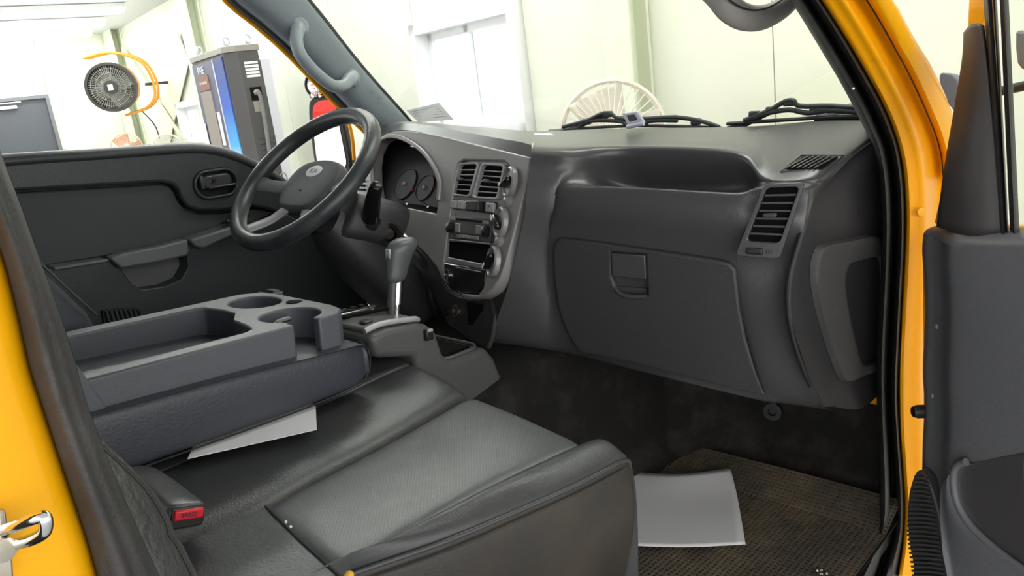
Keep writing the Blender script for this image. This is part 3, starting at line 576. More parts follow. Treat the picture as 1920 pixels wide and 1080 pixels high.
# ================================================================== PASSENGER DOOR (standing open)
DP0 = V3((1.40, -.06, 0)); DDIR = V3((-.5, -.866, 0)); DN = V3((-.866, .5, 0))
def PD(p, off=0): return PL(p, DP0 + DN * off, DN)
pdoor = thing('passenger_door', 'open passenger door with grey inner panel, map pocket and yellow edge', 'truck door', DP0)
ys_ = [440, 470, 520, 600, 690, 760, 830, 880, 940, 1010, 1090]
lx = {440: 1731, 470: 1729, 520: 1732, 600: 1734, 690: 1730, 760: 1733, 830: 1730, 880: 1729, 940: 1726, 1010: 1730, 1090: 1738}
rows = []
for y in ys_:
    L_ = lx[y]
    rows.append([PD((L_, y), -.03), PD((L_ + 4, y), -.008), PD((L_ + 20, y + 4), -.004), PD((L_ + 36, y + 12), .006), PD((L_ + 46, y + 18), .03), PD((L_ + 60, y + 22), .038), PD((1850, y + 24), .04), PD((1990, y + 26), .04)])
grid('inner_panel', rows, 'door2', pdoor, 4, 4)
top = [[PD((1730, 440), -.008), PD((1750, 444), -.004), PD((1776, 458), .03), PD((1800, 463), .038), PD((1860, 466), .04), PD((1990, 466), .04)],
       [PD((1738, 430), -.012), PD((1762, 433), -.01), PD((1790, 440), .02), PD((1812, 446), .03), PD((1870, 450), .034), PD((1990, 450), .034)],
       [PD((1752, 424), -.04), PD((1776, 422), -.03), PD((1800, 422), -.02), PD((1822, 424), -.015), PD((1880, 428), -.012), PD((1990, 428), -.012)]]
grid('panel_top', top, 'door2', pdoor, 4, 4)
# yellow outer skin and edge
poly('outer_skin', [PD(p, -.06) for p in ((1728, 470), (1732, 1100), (2050, 1100), (2050, 430), (1760, 418))], DN * -.03, 'yellow', pdoor, bevel=.005)
poly('frame_edge', [PD(p, -.02) for p in ((1815, -40), (1815, 0), (1809, 106), (1787, 213), (1761, 370), (1750, 420), (1772, 425), (1780, 330), (1800, 213), (1817, 106), (1848, 30), (1852, -40))], DN * -.02, 'yellow', pdoor, bevel=.004)
# sail panel and window channel
rows = [[PD(p, o) for p, o in (((1817, 60), -.012), ((1832, 44), .0), ((1846, 48), .002))],
        [PD(p, o) for p, o in (((1814, 110), -.012), ((1835, 108), .002), ((1852, 106), .0))],
        [PD(p, o) for p, o in (((1797, 213), -.012), ((1832, 213), .006), ((1862, 213), .0))],
        [PD(p, o) for p, o in (((1779, 320), -.012), ((1826, 320), .012), ((1872, 320), .0))],
        [PD(p, o) for p, o in (((1765, 425), -.012), ((1822, 440), .016), ((1882, 440), .0))]]
grid('sail_panel', rows, 'sail', pdoor, 5, 5, solid=.008)
for k, (a, b, c, d, off, m) in enumerate(((1842, 1858, 1872, 1889, .008, 'rubber'), (1858, 1868, 1886, 1892, .0, 'slat'), (1873, 1890, 1894, 1912, .006, 'rubber'))):
    grid('window_channel', [[PD((a + (c - a) * t, -30 + 470 * t), off - .01) for t in (0, .2, .5, .8, 1)], [PD(((a + b) / 2 + ((c + d) / 2 - (a + b) / 2) * t, -30 + 470 * t), off + .006) for t in (0, .2, .5, .8, 1)], [PD((b + (d - b) * t, -30 + 470 * t), off - .01) for t in (0, .2, .5, .8, 1)]], m, pdoor, 3, 4)
poly('window_glass', [PD(p, -.02) for p in ((1888, -40), (1906, 430), (2050, 440), (2050, -40))], DN * -.004, 'glass', pdoor)
# ribbed kick grille
gr = [PD(p, .02) for p in ((1718, 884), (1706, 915), (1701, 955), (1703, 1010), (1712, 1060), (1716, 1110), (1778, 1110), (1773, 1040), (1762, 970), (1746, 915), (1732, 888))]
kg = poly('kick_grille', cr(gr, 3, True), DN * -.02, 'sail', pdoor, bevel=.003)
for k in range(24):
    y = 896 + k * 8.4; t = (y - 884) / 226
    xl = 1717 - 17 * math.sin(min(t * 2.6, 1.57)) + max(0, t - .5) * 28; xr = 1736 + 42 * t ** .7
    tube('rib', [PD((xl + 1, y - 2), .021), PD(((xl + xr) / 2, y - 1), .024), PD((xr - 2, y + 2), .021)], .0021, 'sail', kg, 6)
# map pocket
lipc = [(1812, 866), (1796, 872), (1788, 890), (1790, 925), (1800, 955), (1822, 988), (1858, 1022), (1900, 1055), (1960, 1095)]
tube('pocket_lip', [PD(p, .05) for p in lipc], .006, 'door2', pdoor, 10, 4)
rows = [[PD(p, .048) for p in lipc], [PD((p[0] + 18, p[1] + 8), .02) for p in lipc], [PD((p[0] + 50, p[1] + 2), .012) for p in lipc], [PD((p[0] + 120, p[1] - 40), .036) for p in lipc]]
rows = [[PD(p, .05) for p in lipc], [PD((p[0] + 14, p[1] + 3), .043) for p in lipc], [PD((p[0] + 50, p[1] - 6), .041) for p in lipc], [PD((p[0] + 130, p[1] - 20), .043) for p in lipc]]
grid('pocket_bowl', rows, 'sail', pdoor, 4, 3)
rows = [[PD(p, .05) for p in lipc[1:]], [PD((p[0] - 14, p[1] + 14), .056) for p in lipc[1:]], [PD((1762 + i * 6, 930 + i * 32), .044) for i in range(8)], [PD((1768 + i * 4, 1040 + i * 20), .05) for i in range(8)]]
grid('pocket_front', rows, 'door2', pdoor, 4, 4)
lathe('check_bumper', PD((1716, 772), -.0), (-.5, .6, 0), [(.012, -.03), (.012, -.004), (.009, .004), (0, .005)], 'black', pdoor, 14)
for p in ((1756, 612), (1786, 720), (1748, 742)): box('scuff_clip', PD(p, .012), (.005, .005, .009), 'bezel', pdoor)
# outside mirror of the passenger side
pm = thing('passenger_mirror', 'dark passenger side mirror housing glimpsed between pillar and open door', 'mirror', PX((1778, 175), 1.75))
q = [PX(p, 1.75) for p in ((1761, 150), (1763, 138), (1772, 137), (1796, 150), (1800, 215), (1786, 205), (1770, 180))]
poly('housing', cr(q, 2, True), V3((.05, 0, 0)), 'gframe', pm, bevel=.008)
q = [PD(p, -.12) for p in ((1902, 62), (1915, 58), (1960, 66), (1960, 135), (1925, 132), (1906, 120))]
poly('upper_housing', cr(q, 2, True), DN * -.04, 'gframe', pm, bevel=.008)
tube('mirror_stay', [PX((1790, 190), 1.76), V3((1.6, -.35, .9)), PD((1925, 130), -.13)], .009, 'black', pm, 8, 4)
# ================================================================== DASHBOARD
BP0 = V3((1.145, .75, .64)); BN = V3((-.93, .266, .25)).normalized()
BU, BV, _ = frame_of(BN)
def PB(p, off=0): return PL(p, BP0 + BN * off, BN)
A1, B1 = (1.15, .60), (1.25, .15); A2, B2 = (1.13, .60), (1.23, .15)
dash = thing('dashboard', 'dark grey plastic dashboard spanning the cab below the windscreen', 'dashboard', (1.3, .75, .35))
vl = lambda p: PV(p, A1, B1)
vb = lambda p: PV(p, A2, B2)
def vo(p, dx): return PV(p, (A1[0] + dx, A1[1]), (B1[0] + dx, B1[1]))
r0 = [PX(p, 1.56) for p in ((1008, 246), (1050, 245), (1100, 243), (1200, 240), (1330, 239), (1430, 236), (1490, 230), (1560, 226), (1672, 226))]
r3 = [PX((a, b), x) for a, b, x in ((998, 281, 1.10), (1045, 283, 1.165), (1085, 283, 1.21), (1165, 284, 1.275), (1300, 286, 1.30), (1392, 296, 1.30), (1436, 332, 1.28), (1528, 332, 1.30), (1562, 330, 1.345))]
r1 = [a.lerp(b, .45) + V3((0, 0, .004)) for a, b in zip(r0, r3)]
r2 = [a.lerp(b, .85) + V3((0, 0, .006)) for a, b in zip(r0, r3)]
r1[8] = PX((1650, 254), 1.46); r2[8] = PX((1600, 292), 1.39)
r4 = [PX((993, 312), 1.098), PX((1042, 312), 1.16), PX((1082, 314), 1.20), V3((1.31, r3[3].y + .01, .70)), V3((1.335, r3[4].y + .005, .70)), V3((1.32, r3[5].y, .712)), PX((1434, 343), 1.275), PX((1520, 344), 1.29), PX((1550, 342), 1.335)]
r6 = [PX((988, 350), 1.097), PX((1038, 348), 1.158), vl((1064, 347)), vl((1160, 351)), vl((1300, 358)), vl((1385, 361)), vl((1424, 352)), vl((1508, 355)), PX((1532, 362), 1.30)]
r5 = [PX((990, 332), 1.097), PX((1040, 330), 1.158), PX((1072, 333), 1.185), r6[3] + V3((.05, 0, -.035)), r6[4] + V3((.05, 0, -.035)), r6[5] + V3((.04, 0, -.02)), PX((1430, 347), 1.262), PX((1513, 349), 1.275), PX((1540, 352), 1.315)]
r6b = [PX((987, 365), 1.097), PX((1037, 365), 1.157), vo((1058, 358), -.014), vo((1160, 362), -.014), vo((1300, 370), -.014), vo((1382, 374), -.014), vo((1416, 372), -.008), vo((1503, 375), -.008), PX((1524, 380), 1.275)]
r7 = [PX((985, 395), 1.097), PX((1034, 395), 1.155), vb((1050, 395)), vb((1160, 402)), vb((1290, 410)), vb((1375, 420)), vb((1408, 420)), vb((1495, 420)), PX((1510, 425), 1.25)]
r8 = [PX((977, 435), 1.097), PX((1026, 440), 1.155), vl((1036, 446)), vl((1150, 461)), vl((1280, 478)), vl((1372, 494)), vl((1392, 494)), vl((1482, 494)), PX((1488, 498), 1.235)]
r9 = [PX((955, 530), 1.10), PX((1020, 555), 1.165), vo((1045, 560), .02), vo((1165, 575), .025), vo((1290, 595), .025), vo((1384, 605), .02), vo((1400, 600), .005), vo((1478, 590), -.005), PX((1482, 595), 1.225)]
r10 = [PX((925, 640), 1.13), PX((1010, 652), 1.18), vo((1068, 662), .05), vo((1180, 690), .05), vo((1310, 722), .05), vo((1432, 750), .045), vo((1446, 750), .03), vo((1515, 758), .03), PX((1545, 763), 1.30)]
r11 = [p + V3((.12, 0, -.01)) for p in r10]
dbody = grid('dash_body', [r0, r1, r2, r3, r4, r5, r6, r6b, r7, r8, r9, r10, r11], 'dash', dash, 5, 5)
# end cap towards the door
ecap = [(1640, 262), (1600, 290), (1562, 328), (1532, 362), (1510, 425), (1488, 498), (1480, 545), (1482, 595), (1493, 645), (1515, 705), (1545, 763)]
edge = [r1[8], r2[8], r3[8], r6[8], r7[8], r8[8], PX((1480, 545), 1.225), r9[8], PX((1493, 645), 1.24), PX((1515, 705), 1.265), r10[8]]
rows = [edge, [p.lerp(PY((1655, q[1]), .055), .16) for p, q in zip(edge, ecap)], [p.lerp(PY((1655, q[1]), .05), .5) + V3((0, -.012, 0)) for p, q in zip(edge, ecap)], [PY((1665, q[1] + (10 if i < 9 else -40)), .05) for i, q in enumerate(ecap)]]
ecp = grid('end_cap', rows, 'cap', dash, 4, 4, solid=.008)
po = [(1527, 466), (1545, 455), (1590, 447), (1634, 441), (1648, 470), (1648, 560), (1648, 640), (1645, 688), (1610, 704), (1576, 714), (1556, 672), (1537, 615), (1522, 555), (1517, 505)]
pi_ = [(1586, 502), (1592, 494), (1612, 488), (1638, 482), (1648, 495), (1648, 560), (1648, 630), (1646, 668), (1632, 678), (1612, 682), (1602, 652), (1592, 610), (1584, 565), (1580, 525)]
def ringpx(a, b, f): return [(p[0] + (q[0] - p[0]) * f, p[1] + (q[1] - p[1]) * f) for p, q in zip(a, b)]
R4 = []
for f, off in ((0, .001), (.05, .009), (.15, .012), (.8, .012), (.93, .009), (1.0, .001)):
    row = [hit(ecp, p, off) for p in ringpx(po, pi_, f)]; row = [p if p else PY(q, .06) for p, q in zip(row, ringpx(po, pi_, f))]; R4.append(row)
grid('end_pad', R4, 'endcap', dash, 3, 2, closed_u=True)
# glove box door
g1, g2, g3 = vo((1040, 448), -.012), vo((1372, 496), -.012), vo((1250, 695), .022)
gn = (g2 - g1).cross(g3 - g1).normalized(); gn = gn if gn.x < 0 else -gn
pg = lambda p, off=0: PL(p, g1 + gn * off, gn)
glp = [(1036, 480), (1038, 458), (1048, 447), (1120, 455), (1200, 467), (1280, 478), (1345, 488), (1368, 494), (1379, 507), (1383, 540), (1387, 580), (1398, 635), (1415, 690), (1436, 745), (1340, 722), (1240, 695), (1160, 676), (1085, 662), (1062, 625), (1046, 580), (1038, 530)]
lc = pg((1178, 515)); lu = (pg((1210, 519)) - pg((1146, 512))).normalized(); lv = (pg((1178, 475)) - pg((1182, 555))); lv = (lv - lu * lv.dot(lu)).normalized()
lh = [pg(p) for p in ((1145, 473), (1210, 478), (1213, 555), (1172, 556), (1156, 545), (1147, 520))]
gb = poly('glove_box_door', [pg(p) for p in glp], gn * -.03, 'glove', dash, holes=[lh], bevel=.005, seg=3)
poly('latch_recess', [pg(p, -.018) for p in ((1138, 466), (1218, 470), (1220, 562), (1138, 562))], gn * -.004, 'glove', gb)
poly('latch_flap', [pg(p, .002) for p in ((1146, 475), (1209, 479), (1211, 524), (1147, 518))], gn * -.012, 'dash', gb, bevel=.002)
tube('latch_lip', [pg((1150, 535), -.006), pg((1162, 550), .0), pg((1180, 556), .002), pg((1212, 556), .0)], .005, 'dash', gb, 8, 3)
poly('latch_floor', [pg(p, -.012) for p in ((1156, 537), (1212, 541), (1213, 556), (1172, 556))], gn * -.004, 'endcap', gb)
# passenger face vent
def slat_vent(name, corners, n, pl, m_frame, nsl, m_slat, tab, border=.008, frame_pts=None, par=dash, slr=.0016, dep=.007, parthick=.012):
    tl, tr, br_, bl = [pl(p, 0) for p in corners]
    n = V3(n)
    def q(a, b): return tl.lerp(tr, a).lerp(bl.lerp(br_, a), b)
    lo = []
    for cx, cy, a0 in ((.86, .93, 0), (.14, .93, 90), (.14, .07, 180), (.86, .07, 270)):   # rounded loop in quad coords (b down)
        for k in range(4):
            g = math.radians(a0 + 30 * k); lo.append(q(cx + .14 * math.cos(g), cy + .07 * math.sin(g)))
    fr = frame_pts(lo, q) if frame_pts else [q(.5, .5) + (p - q(.5, .5)) * 1.13 for p in lo]
    f = poly(name, [p + n * .003 for p in fr], n * -parthick, m_frame, par, holes=[[p + n * .003 for p in lo]], bevel=.0015)
    poly('vent_back', [p - n * dep for p in [q(-.05, -.03), q(1.05, -.03), q(1.05, 1.03), q(-.05, 1.03)]], n * -.003, 'void', f)
    for k in range(nsl):
        b = (k + 1) / (nsl + 1); a_, b_ = q(.02, b), q(.98, b)
        d = (b_ - a_); up = n.cross(d).normalized(); w_ = .003
        V = [a_ - up * slr + n * -.002, b_ - up * slr + n * -.002, b_ + up * slr + n * -.002, a_ + up * slr + n * -.002]; V += [v - n * w_ - up * .001 for v in V]
        mk('slat', V, [(0, 1, 2, 3), (7, 6, 5, 4), (0, 4, 5, 1), (1, 5, 6, 2), (2, 6, 7, 3), (3, 7, 4, 0)], m_slat, f, smooth=False)
    if tab: 
        c = q(*tab); d = (tr - tl).normalized(); e = n.cross(d); box('tab', c + n * .003, (.022, .008, .007), 'slat', f, rot=Matrix((d, n, e)).transposed(), bevel=.002)
    return f, q
vn = V3((-.976, -.217, .0)); vn = vn.normalized()
vpl = lambda p, off: vo(p, -.036 + off)
def vframe(lo, q):
    out = []
    for cx, cy, a0 in ((1.02, 1.22, 0), (-.04, 1.22, 90), (.02, -.0, 180), (.98, -.0, 270)):
        for k in range(4): g = math.radians(a0 + 30 * k); out.append(q(cx + .14 * math.cos(g), cy + .07 * math.sin(g)))
    return out
tv, tq = slat_vent('passenger_vent', ((1438, 352), (1499, 350), (1462, 455), (1400, 452)), vn, vpl, 'dash', 6, 'slat', (.42, .5), frame_pts=vframe)
c = tq(.36, 1.17); d = (tq(.6, 1.17) - tq(.1, 1.17)).normalized(); box('thumb_wheel', c + vn * .003, (.028, .012, .011), 'black', tv, rot=Matrix((d, vn, vn.cross(d))).transposed(), bevel=.003)
for k in range(3): box('wheel_mark', tq(.72 + .07 * k, 1.17) + vn * .004, (.001, .001, .006), 'slat', tv, bevel=0)
# side window demister vent on the top
dpx = ((1506, 296), (1572, 296), (1541, 318), (1474, 319)); dcx = (sum(p[0] for p in dpx) / 4, sum(p[1] for p in dpx) / 4)
def dh(p, off): return hit(dbody, p, off) or PX(p, 1.36)
dfr = [dh((dcx[0] + (p[0] - dcx[0]) * 1.2, dcx[1] + (p[1] - dcx[1]) * 1.35), .001) for p in dpx]; dq = [dh(p, .0016) for p in dpx]
dm = tube('demister_vent', dfr, .0014, 'slat', dash, 6, 1, True)
mk('vent_back', dq, [(0, 1, 2, 3)], 'void', dm, solid=.001)
for k in range(6):
    t = (k + .7) / 6.4; a_ = (dpx[0][0] + (dpx[1][0] - dpx[0][0]) * min(1, t + .05), 296); b_ = (dpx[3][0] + (dpx[2][0] - dpx[3][0]) * max(0, t - .12), 318.5)
    tube('slat', [dh(lerp2(a_, b_, f), .0035) for f in (0, .5, 1)], .0014, 'dash', dm, 6)
# ---- driver top and brow
up_ = [(700, 262), (716, 249), (734, 238), (753, 231), (778, 232), (820, 238), (863, 246), (905, 254), (945, 261), (975, 266), (997, 272)]
lo_ = [(706, 266), (720, 253), (736, 246), (755, 244), (778, 246), (822, 254), (862, 263), (902, 273), (942, 283), (972, 290), (996, 296)]
bk_ = [(690, 240), (705, 234), (725, 230), (760, 228), (790, 229), (830, 232), (870, 236), (910, 239), (945, 242), (980, 245), (1012, 247)]
BK = [PX(p, 1.57) for p in bk_]; UP = [PB(p, -.016 - .03 * (1 - i / 10)) for i, p in enumerate(up_)]; LO = [PB(p, -.012) for p in lo_]
grid('driver_top', [BK, [a.lerp(b, .5) + V3((0, 0, .002)) for a, b in zip(BK, UP)], UP], 'dash', dash, 4, 4)
grid('brow', [UP, [a.lerp(b, .15) for a, b in zip(UP, LO)], [a.lerp(b, .85) for a, b in zip(UP, LO)], LO], 'dash', dash, 4, 3)
# ---- bezel with the instrument opening
out = [(722, 251), (739, 245), (770, 246), (802, 250), (845, 259), (884, 269), (940, 282), (994, 295), (991, 318), (985, 348), (976, 385), (966, 425), (956, 462), (947, 495), (938, 520), (922, 545), (900, 559), (878, 559), (858, 553), (840, 541), (829, 524), (818, 500), (800, 478), (775, 455), (748, 430), (722, 405), (704, 388), (696, 360), (692, 330), (692, 302), (696, 282), (705, 264)]
hol = [(704, 372), (699, 342), (698, 312), (701, 287), (710, 267), (727, 256), (747, 257), (772, 268), (794, 285), (810, 306), (820, 326), (825, 346), (822, 375), (818, 400), (782, 392), (741, 384), (722, 382)]
inn = [(868, 300), (946, 302), (957, 312), (956, 330), (946, 376), (928, 440), (914, 500), (906, 540), (896, 553), (866, 550), (846, 540), (833, 522), (830, 500), (838, 440), (846, 376), (852, 330), (858, 307)]
bz = poly('bezel', [PB(p) for p in out], BN * -.03, 'bezel', dash, holes=[[PB(p) for p in hol], [PB(p) for p in inn]], bevel=.004, seg=3)
HP = cr([PB(p) for p in hol], 3, True); hoodd = V3((.97, .0, -.06)) * .12
grid('hood_inside', [HP + [HP[0]], [p + hoodd for p in HP] + [HP[0] + hoodd]], 'void', dash, 1, 1)
tube('hood_rim', [PB(p, .003) for p in hol[1:13]], .006, 'bezel', dash, 8, 4)
ip = poly('stack_panel', [PB(p, -.012) for p in inn], BN * -.01, 'bezel2', dash)
# instrument cluster
cp0 = PB((782, 392)) + V3((.07, 0, .0)); cn = V3((-.86, .1, .5)).normalized()
pc = lambda p, off=0: PL(p, cp0 + cn * off, cn)
cl = poly('instrument_cluster', [pc(p) for p in ((690, 400), (700, 330), (740, 270), (800, 280), (850, 330), (850, 410), (780, 405))], cn * -.004, 'gauge', dash)
for p, r in (((797, 352), .036), ((760, 345), .045)):
    lathe('gauge_ring', pc(p, .001), cn, [(r, 0), (r, .003), (r * .92, .003), (r * .9, 0)], 'slat', cl, 28)
    lathe('gauge_dial', pc(p, .001), cn, [(r * .9, .0), (r * .9, .001), (0, .001)], 'dash', cl, 28); lathe('gauge_cap', pc(p, .001), cn, [(.006, .0), (.005, .006), (0, .007)], 'bezel2', cl, 12)
for p in ((816, 331), (813, 350), (773, 357)): box('warning_mark', pc(p, .003), (.004, .008, .004), 'red', cl, bevel=.001)
for a, b in (((749, 375), (764, 384)), ((792, 380), (804, 389))): tube('trip_pin', [pc(a, .006), pc(b, .02)], .003, 'black', cl, 8); 
for b in ((764, 384), (804, 389)): lathe('pin_tip', pc(b, .02), cn, [(.004, -.002), (.004, .003), (0, .004)], 'chrome', cl, 10)
# centre vents
pbf = lambda p, off: PB(p, off - .004)
for cor, tab in ((((863, 309), (896, 308), (880, 366), (849, 363)), (.28, .5)), (((906, 309), (945, 312), (932, 371), (889, 368)), (.45, .5))):
    slat_vent('centre_vent', cor, BN, pbf, 'bezel2', 5, 'bezel2', tab, slr=.0009)
# button row
br0 = poly('button_strip', [PB(p, -.004) for p in ((845, 373), (927, 379), (925, 401), (842, 391))], BN * -.01, 'black', dash, bevel=.002)
def qd(c, a0, a1, b0, b1): 
    tl, tr, brr, bll = c; q = lambda a, b: tl.lerp(tr, a).lerp(bll.lerp(brr, a), b); return [q(a0, b0), q(a1, b0), q(a1, b1), q(a0, b1)]
bc = [PB(p, 0) for p in ((845, 373), (927, 379), (925, 401), (842, 391))]
for i in range(4):
    if i == 2: continue
    a0 = (0, .165, .75, .8)[i] + .01; a1 = (.155, .32, .48, 1)[i] - .01
    poly('switch_button', qd(bc, a0, a1, .08, .92), BN * -.008, 'bezel2', br0, bevel=.002)
    lathe('button_mark', qd(bc, (a0 + a1) / 2, 1, .4, 1)[0] + BN * .0002, BN, [(.002, 0), (0, .0004)], 'black', br0, 8)
poly('switch_button', qd(bc, .33, .5, .08, .92), BN * -.008, 'bezel2', br0, bevel=.002)
poly('hazard_switch', [p + BN * .014 for p in qd(bc, .5, .77, .04, 1.0)], BN * -.022, 'black', br0, bevel=.003)
# radio
rc = [PB(p, -.001) for p in ((844, 404), (922, 412), (917, 455), (842, 447))]
rd = poly('radio', rc, BN * -.02, 'ch_grey', dash, bevel=.002)
poly('disc_slot', [p + BN * .001 for p in qd(rc, .16, .78, .1, .17)], BN * -.0005, 'void', rd)
poly('button', [p + BN * .004 for p in qd(rc, .84, .95, .07, .22)], BN * -.004, 'bezel', rd, bevel=.001); poly('button', [p + BN * .004 for p in qd(rc, .05, .15, .06, .2)], BN * -.004, 'bezel', rd, bevel=.001)
poly('display', [p + BN * .002 for p in qd(rc, .3, .68, .36, .72)], BN * -.002, 'lcd', rd)
for a in (.24, .76): poly('rocker_button', [p + BN * .005 for p in qd(rc, a - .06, a + .06, .3, .7)], BN * -.005, 'bezel', rd, bevel=.0015)
for a in (.06, .93): lathe('radio_knob', qd(rc, a, 1, .52, 1)[0], BN, [(.012, 0), (.0115, .009), (.009, .011), (0, .011)], 'black', rd, 18)
for k in range(5): poly('preset_button', [p + BN * .003 for p in qd(rc, .2 + .115 * k, .3 + .115 * k, .78, .93)], BN * -.003, 'bezel', rd, bevel=.001)
# cubby, strip and ash tray
poly('cubby', [PB(p, -.008) for p in ((843, 452), (916, 459), (911, 495), (842, 483))], BN * -.004, 'void', dash)
tube('cubby_trim', [PB((841, 484), .0), PB((911, 498), .0)], .0022, 'bezel2', dash, 6); tube('cubby_trim', [PB((843, 449), .0), PB((917, 457), .0)], .0016, 'bezel2', dash, 6)
at_ = poly('ash_tray', [PB(p, .0) for p in ((831, 491), (868, 497), (910, 505), (906, 532), (896, 552), (866, 549), (847, 540), (834, 524))], BN * -.02, 'gloss_black', dash, bevel=.004)
tube('tray_line', [PB((855, 501), .001), PB((902, 510), .001)], .0012, 'bezel', at_, 6)
lathe('lighter_ring', PB((840, 515), .0), BN, [(.0125, 0), (.0125, .005), (.0095, .005), (.009, 0)], 'chrome', at_, 20)
lathe('lighter_cap', PB((840, 515), .0), BN, [(.009, 0), (.008, .002), (0, .002)], 'black', at_, 16)
# heater dials
for i, p in enumerate(((955, 342), (938, 417), (924, 490))):
    c = PB(p, .004); BN_ = BN; BN = V3((-.85, .48, .2)).normalized(); BU, BV, _ = frame_of(BN); d_ = lathe('heater_dial', c, BN, [(.031, -.006), (.031, .003), (.028, .006), (.025, .004), (.024, .001), (0, .001)], 'bezel', dash, 28)
    a = (.4, -.5, .9)[i]; e = (BU * math.cos(a) + BV * math.sin(a)); g = BN.cross(e)
    box('dial_grip', c + BN * .008, (.042, .013, .016), 'gloss_black', d_, rot=Matrix((e, g, BN)).transposed(), bevel=.005)
    box('dial_pointer', c + BN * .0165 - e * .014, (.012, .006, .001), 'white', d_, rot=Matrix((e, g, BN)).transposed(), bevel=0); BN = BN_
for p in ((954, 377), (938, 452)): lathe('round_button', PB(p, 0), BN, [(.013, -.005), (.013, .004), (.009, .008), (0, .009)], 'bezel', dash, 18)
# lower centre panel under the stack
lp = [(770, 452), (800, 480), (828, 526), (842, 545), (862, 556), (900, 561), (915, 553), (928, 590), (922, 630), (912, 655), (880, 640), (840, 610), (815, 560), (780, 500)]
poly('lower_stack', [PB(p, -.035) for p in lp], BN * -.012, 'lower', dash, bevel=.004)
lathe('power_socket', PB((857, 583), -.035), BN, [(.014, 0), (.014, .005), (.0105, .005), (.01, -.0)], 'steel', dash, 20)
lathe('socket_cap', PB((838, 582), -.035), BN, [(.012, 0), (.012, .006), (0, .007)], 'black', dash, 14)
box('storage_slot', PB((893, 590), -.034), (.004, .05, .05), 'void', dash)
# driver outer vent panel
dvp = [(664, 352), (668, 325), (678, 303), (692, 288), (696, 330), (696, 372), (676, 368)]
dv = poly('driver_vent_panel', [PB(p, -.05) for p in dvp], BN * -.02, 'bezel2', dash, bevel=.003)
c = PB((681, 311), -.049); lathe('blank_button', c, BN, [(.016, 0), (.015, .004), (0, .005)], 'bezel', dv, 18)
for k in range(3): tube('slat', [PB((667, 339 + k * 8), -.044), PB((684, 340 + k * 8), -.044)], .003, 'void', dv, 6)
# knee panel below the column
rows = [[PB(p, -.04) for p in ((560, 395), (640, 400), (700, 390), (745, 430), (800, 485))], [PB(p, -.06) for p in ((540, 450), (620, 460), (700, 470), (760, 500), (815, 560))], [PB(p, -.12) for p in ((530, 520), (620, 540), (700, 560), (760, 590), (830, 620))]]
grid('knee_panel', rows, 'lower', dash, 4, 4, solid=.01)
# torn label on the dash top
lb = poly('dash_label', [PX(p, x) + V3((0, 0, .006)) for p, x in (((1001, 256), 1.44), ((1030, 255), 1.46), ((1040, 259), 1.42), ((1020, 261), 1.39), ((1004, 259), 1.4))], V3((0, 0, .001)), 'paper'); tag(lb, 'torn white sticker lying on the dash top near the windscreen', 'sticker')
# ================================================================== STEERING WHEEL AND COLUMN
wc = PY((570, 331), 1.08); wn = V3((-.68, 0, .733)).normalized(); wu = V3((0, -1, 0)); wv = wn.cross(wu).normalized()
if wv.z < 0: wv = -wv
sw_ = thing('steering_wheel', 'worn dark grey four spoke steering wheel with oval badge', 'steering wheel', wc)
def wp(a, b, h=0): return wc + wu * a + wv * b + wn * h
R_ = .184
tube('rim', [wp(R_ * math.cos(2 * math.pi * k / 64), R_ * math.sin(2 * math.pi * k / 64)) for k in range(64)], .0185, 'wheel', sw_, 18, 1, True)
for sgn in (-1, 1):
    tube('spoke', [wp(sgn * .05, .0, -.03), wp(sgn * .1, -.012, -.026), wp(sgn * .15, -.018, -.012), wp(sgn * .178, -.02, -.002)], lambda t: (.008, .024 - .006 * math.sin(t * 3.14)), 'hub', sw_, 12, 4, up=wn)
    tube('spoke', [wp(sgn * .03, -.05, -.032), wp(sgn * .06, -.1, -.03), wp(sgn * .085, -.14, -.014), wp(sgn * .095, -.158, -.002)], lambda t: (.007, .016), 'bezel2', sw_, 12, 4, up=wn)
hubp = [(-.085, .03), (-.06, .056), (0, .066), (.06, .056), (.085, .03), (.088, -.01), (.07, -.052), (.04, -.07), (-.04, -.07), (-.07, -.052), (-.088, -.01)]
hp = cr([V3((a, b, 0)) for a, b in hubp], 4, True)
rows = []
for s, h in ((.9, -.05), (1.03, -.03), (1.02, -.014), (.97, -.006), (.9, -.003), (.5, .0), (.02, .001)): rows.append([wp(p.x * s, p.y * s, h - .012) for p in hp] + [wp(hp[0].x * s, hp[0].y * s, h - .012)])
grid('hub_pad', rows, 'hub', sw_, 1, 3)
ec = (0, .026); eb = lathe('badge', wp(ec[0], ec[1], -.0125), wn, [(.02, -.004), (.02, .0016), (.0185, .0024), (0, .0024)], 'white', sw_, 30, sx=1.35, sy=.82, up=wv)
text('badge_lettering', 'KIA', .0185, wp(ec[0], ec[1], -.0098), wu, wv, 'print', eb, .0003)
text('airbag_lettering', 'SRS', .006, wp(.0, -.03, -.0115), wu, wv, 'slat', sw_, .0006)
col = thing('steering_column', 'dark plastic steering column shroud with wiper stalk and ignition', 'steering column', PX((700, 420), 1.1))
def secn(c, u, v, w_, h_, n=20): return [c + u * (w_ * math.copysign(abs(math.cos(2 * math.pi * k / n)) ** .7, math.cos(2 * math.pi * k / n))) + v * (h_ * math.copysign(abs(math.sin(2 * math.pi * k / n)) ** .7, math.sin(2 * math.pi * k / n))) for k in range(n + 1)]
ax0 = wc - wn * .05; yv = V3((0, 1, 0))
S_ = [(ax0, .055, .05), (ax0 + V3((.03, 0, -.02)), .078, .054), (V3((1.03, 1.065, .66)), .084, .060), (V3((1.09, 1.055, .638)), .09, .064), (V3((1.15, 1.05, .615)), .088, .064)]
d_ = (S_[-1][0] - S_[0][0]).normalized(); vv = yv.cross(d_).normalized() * -1
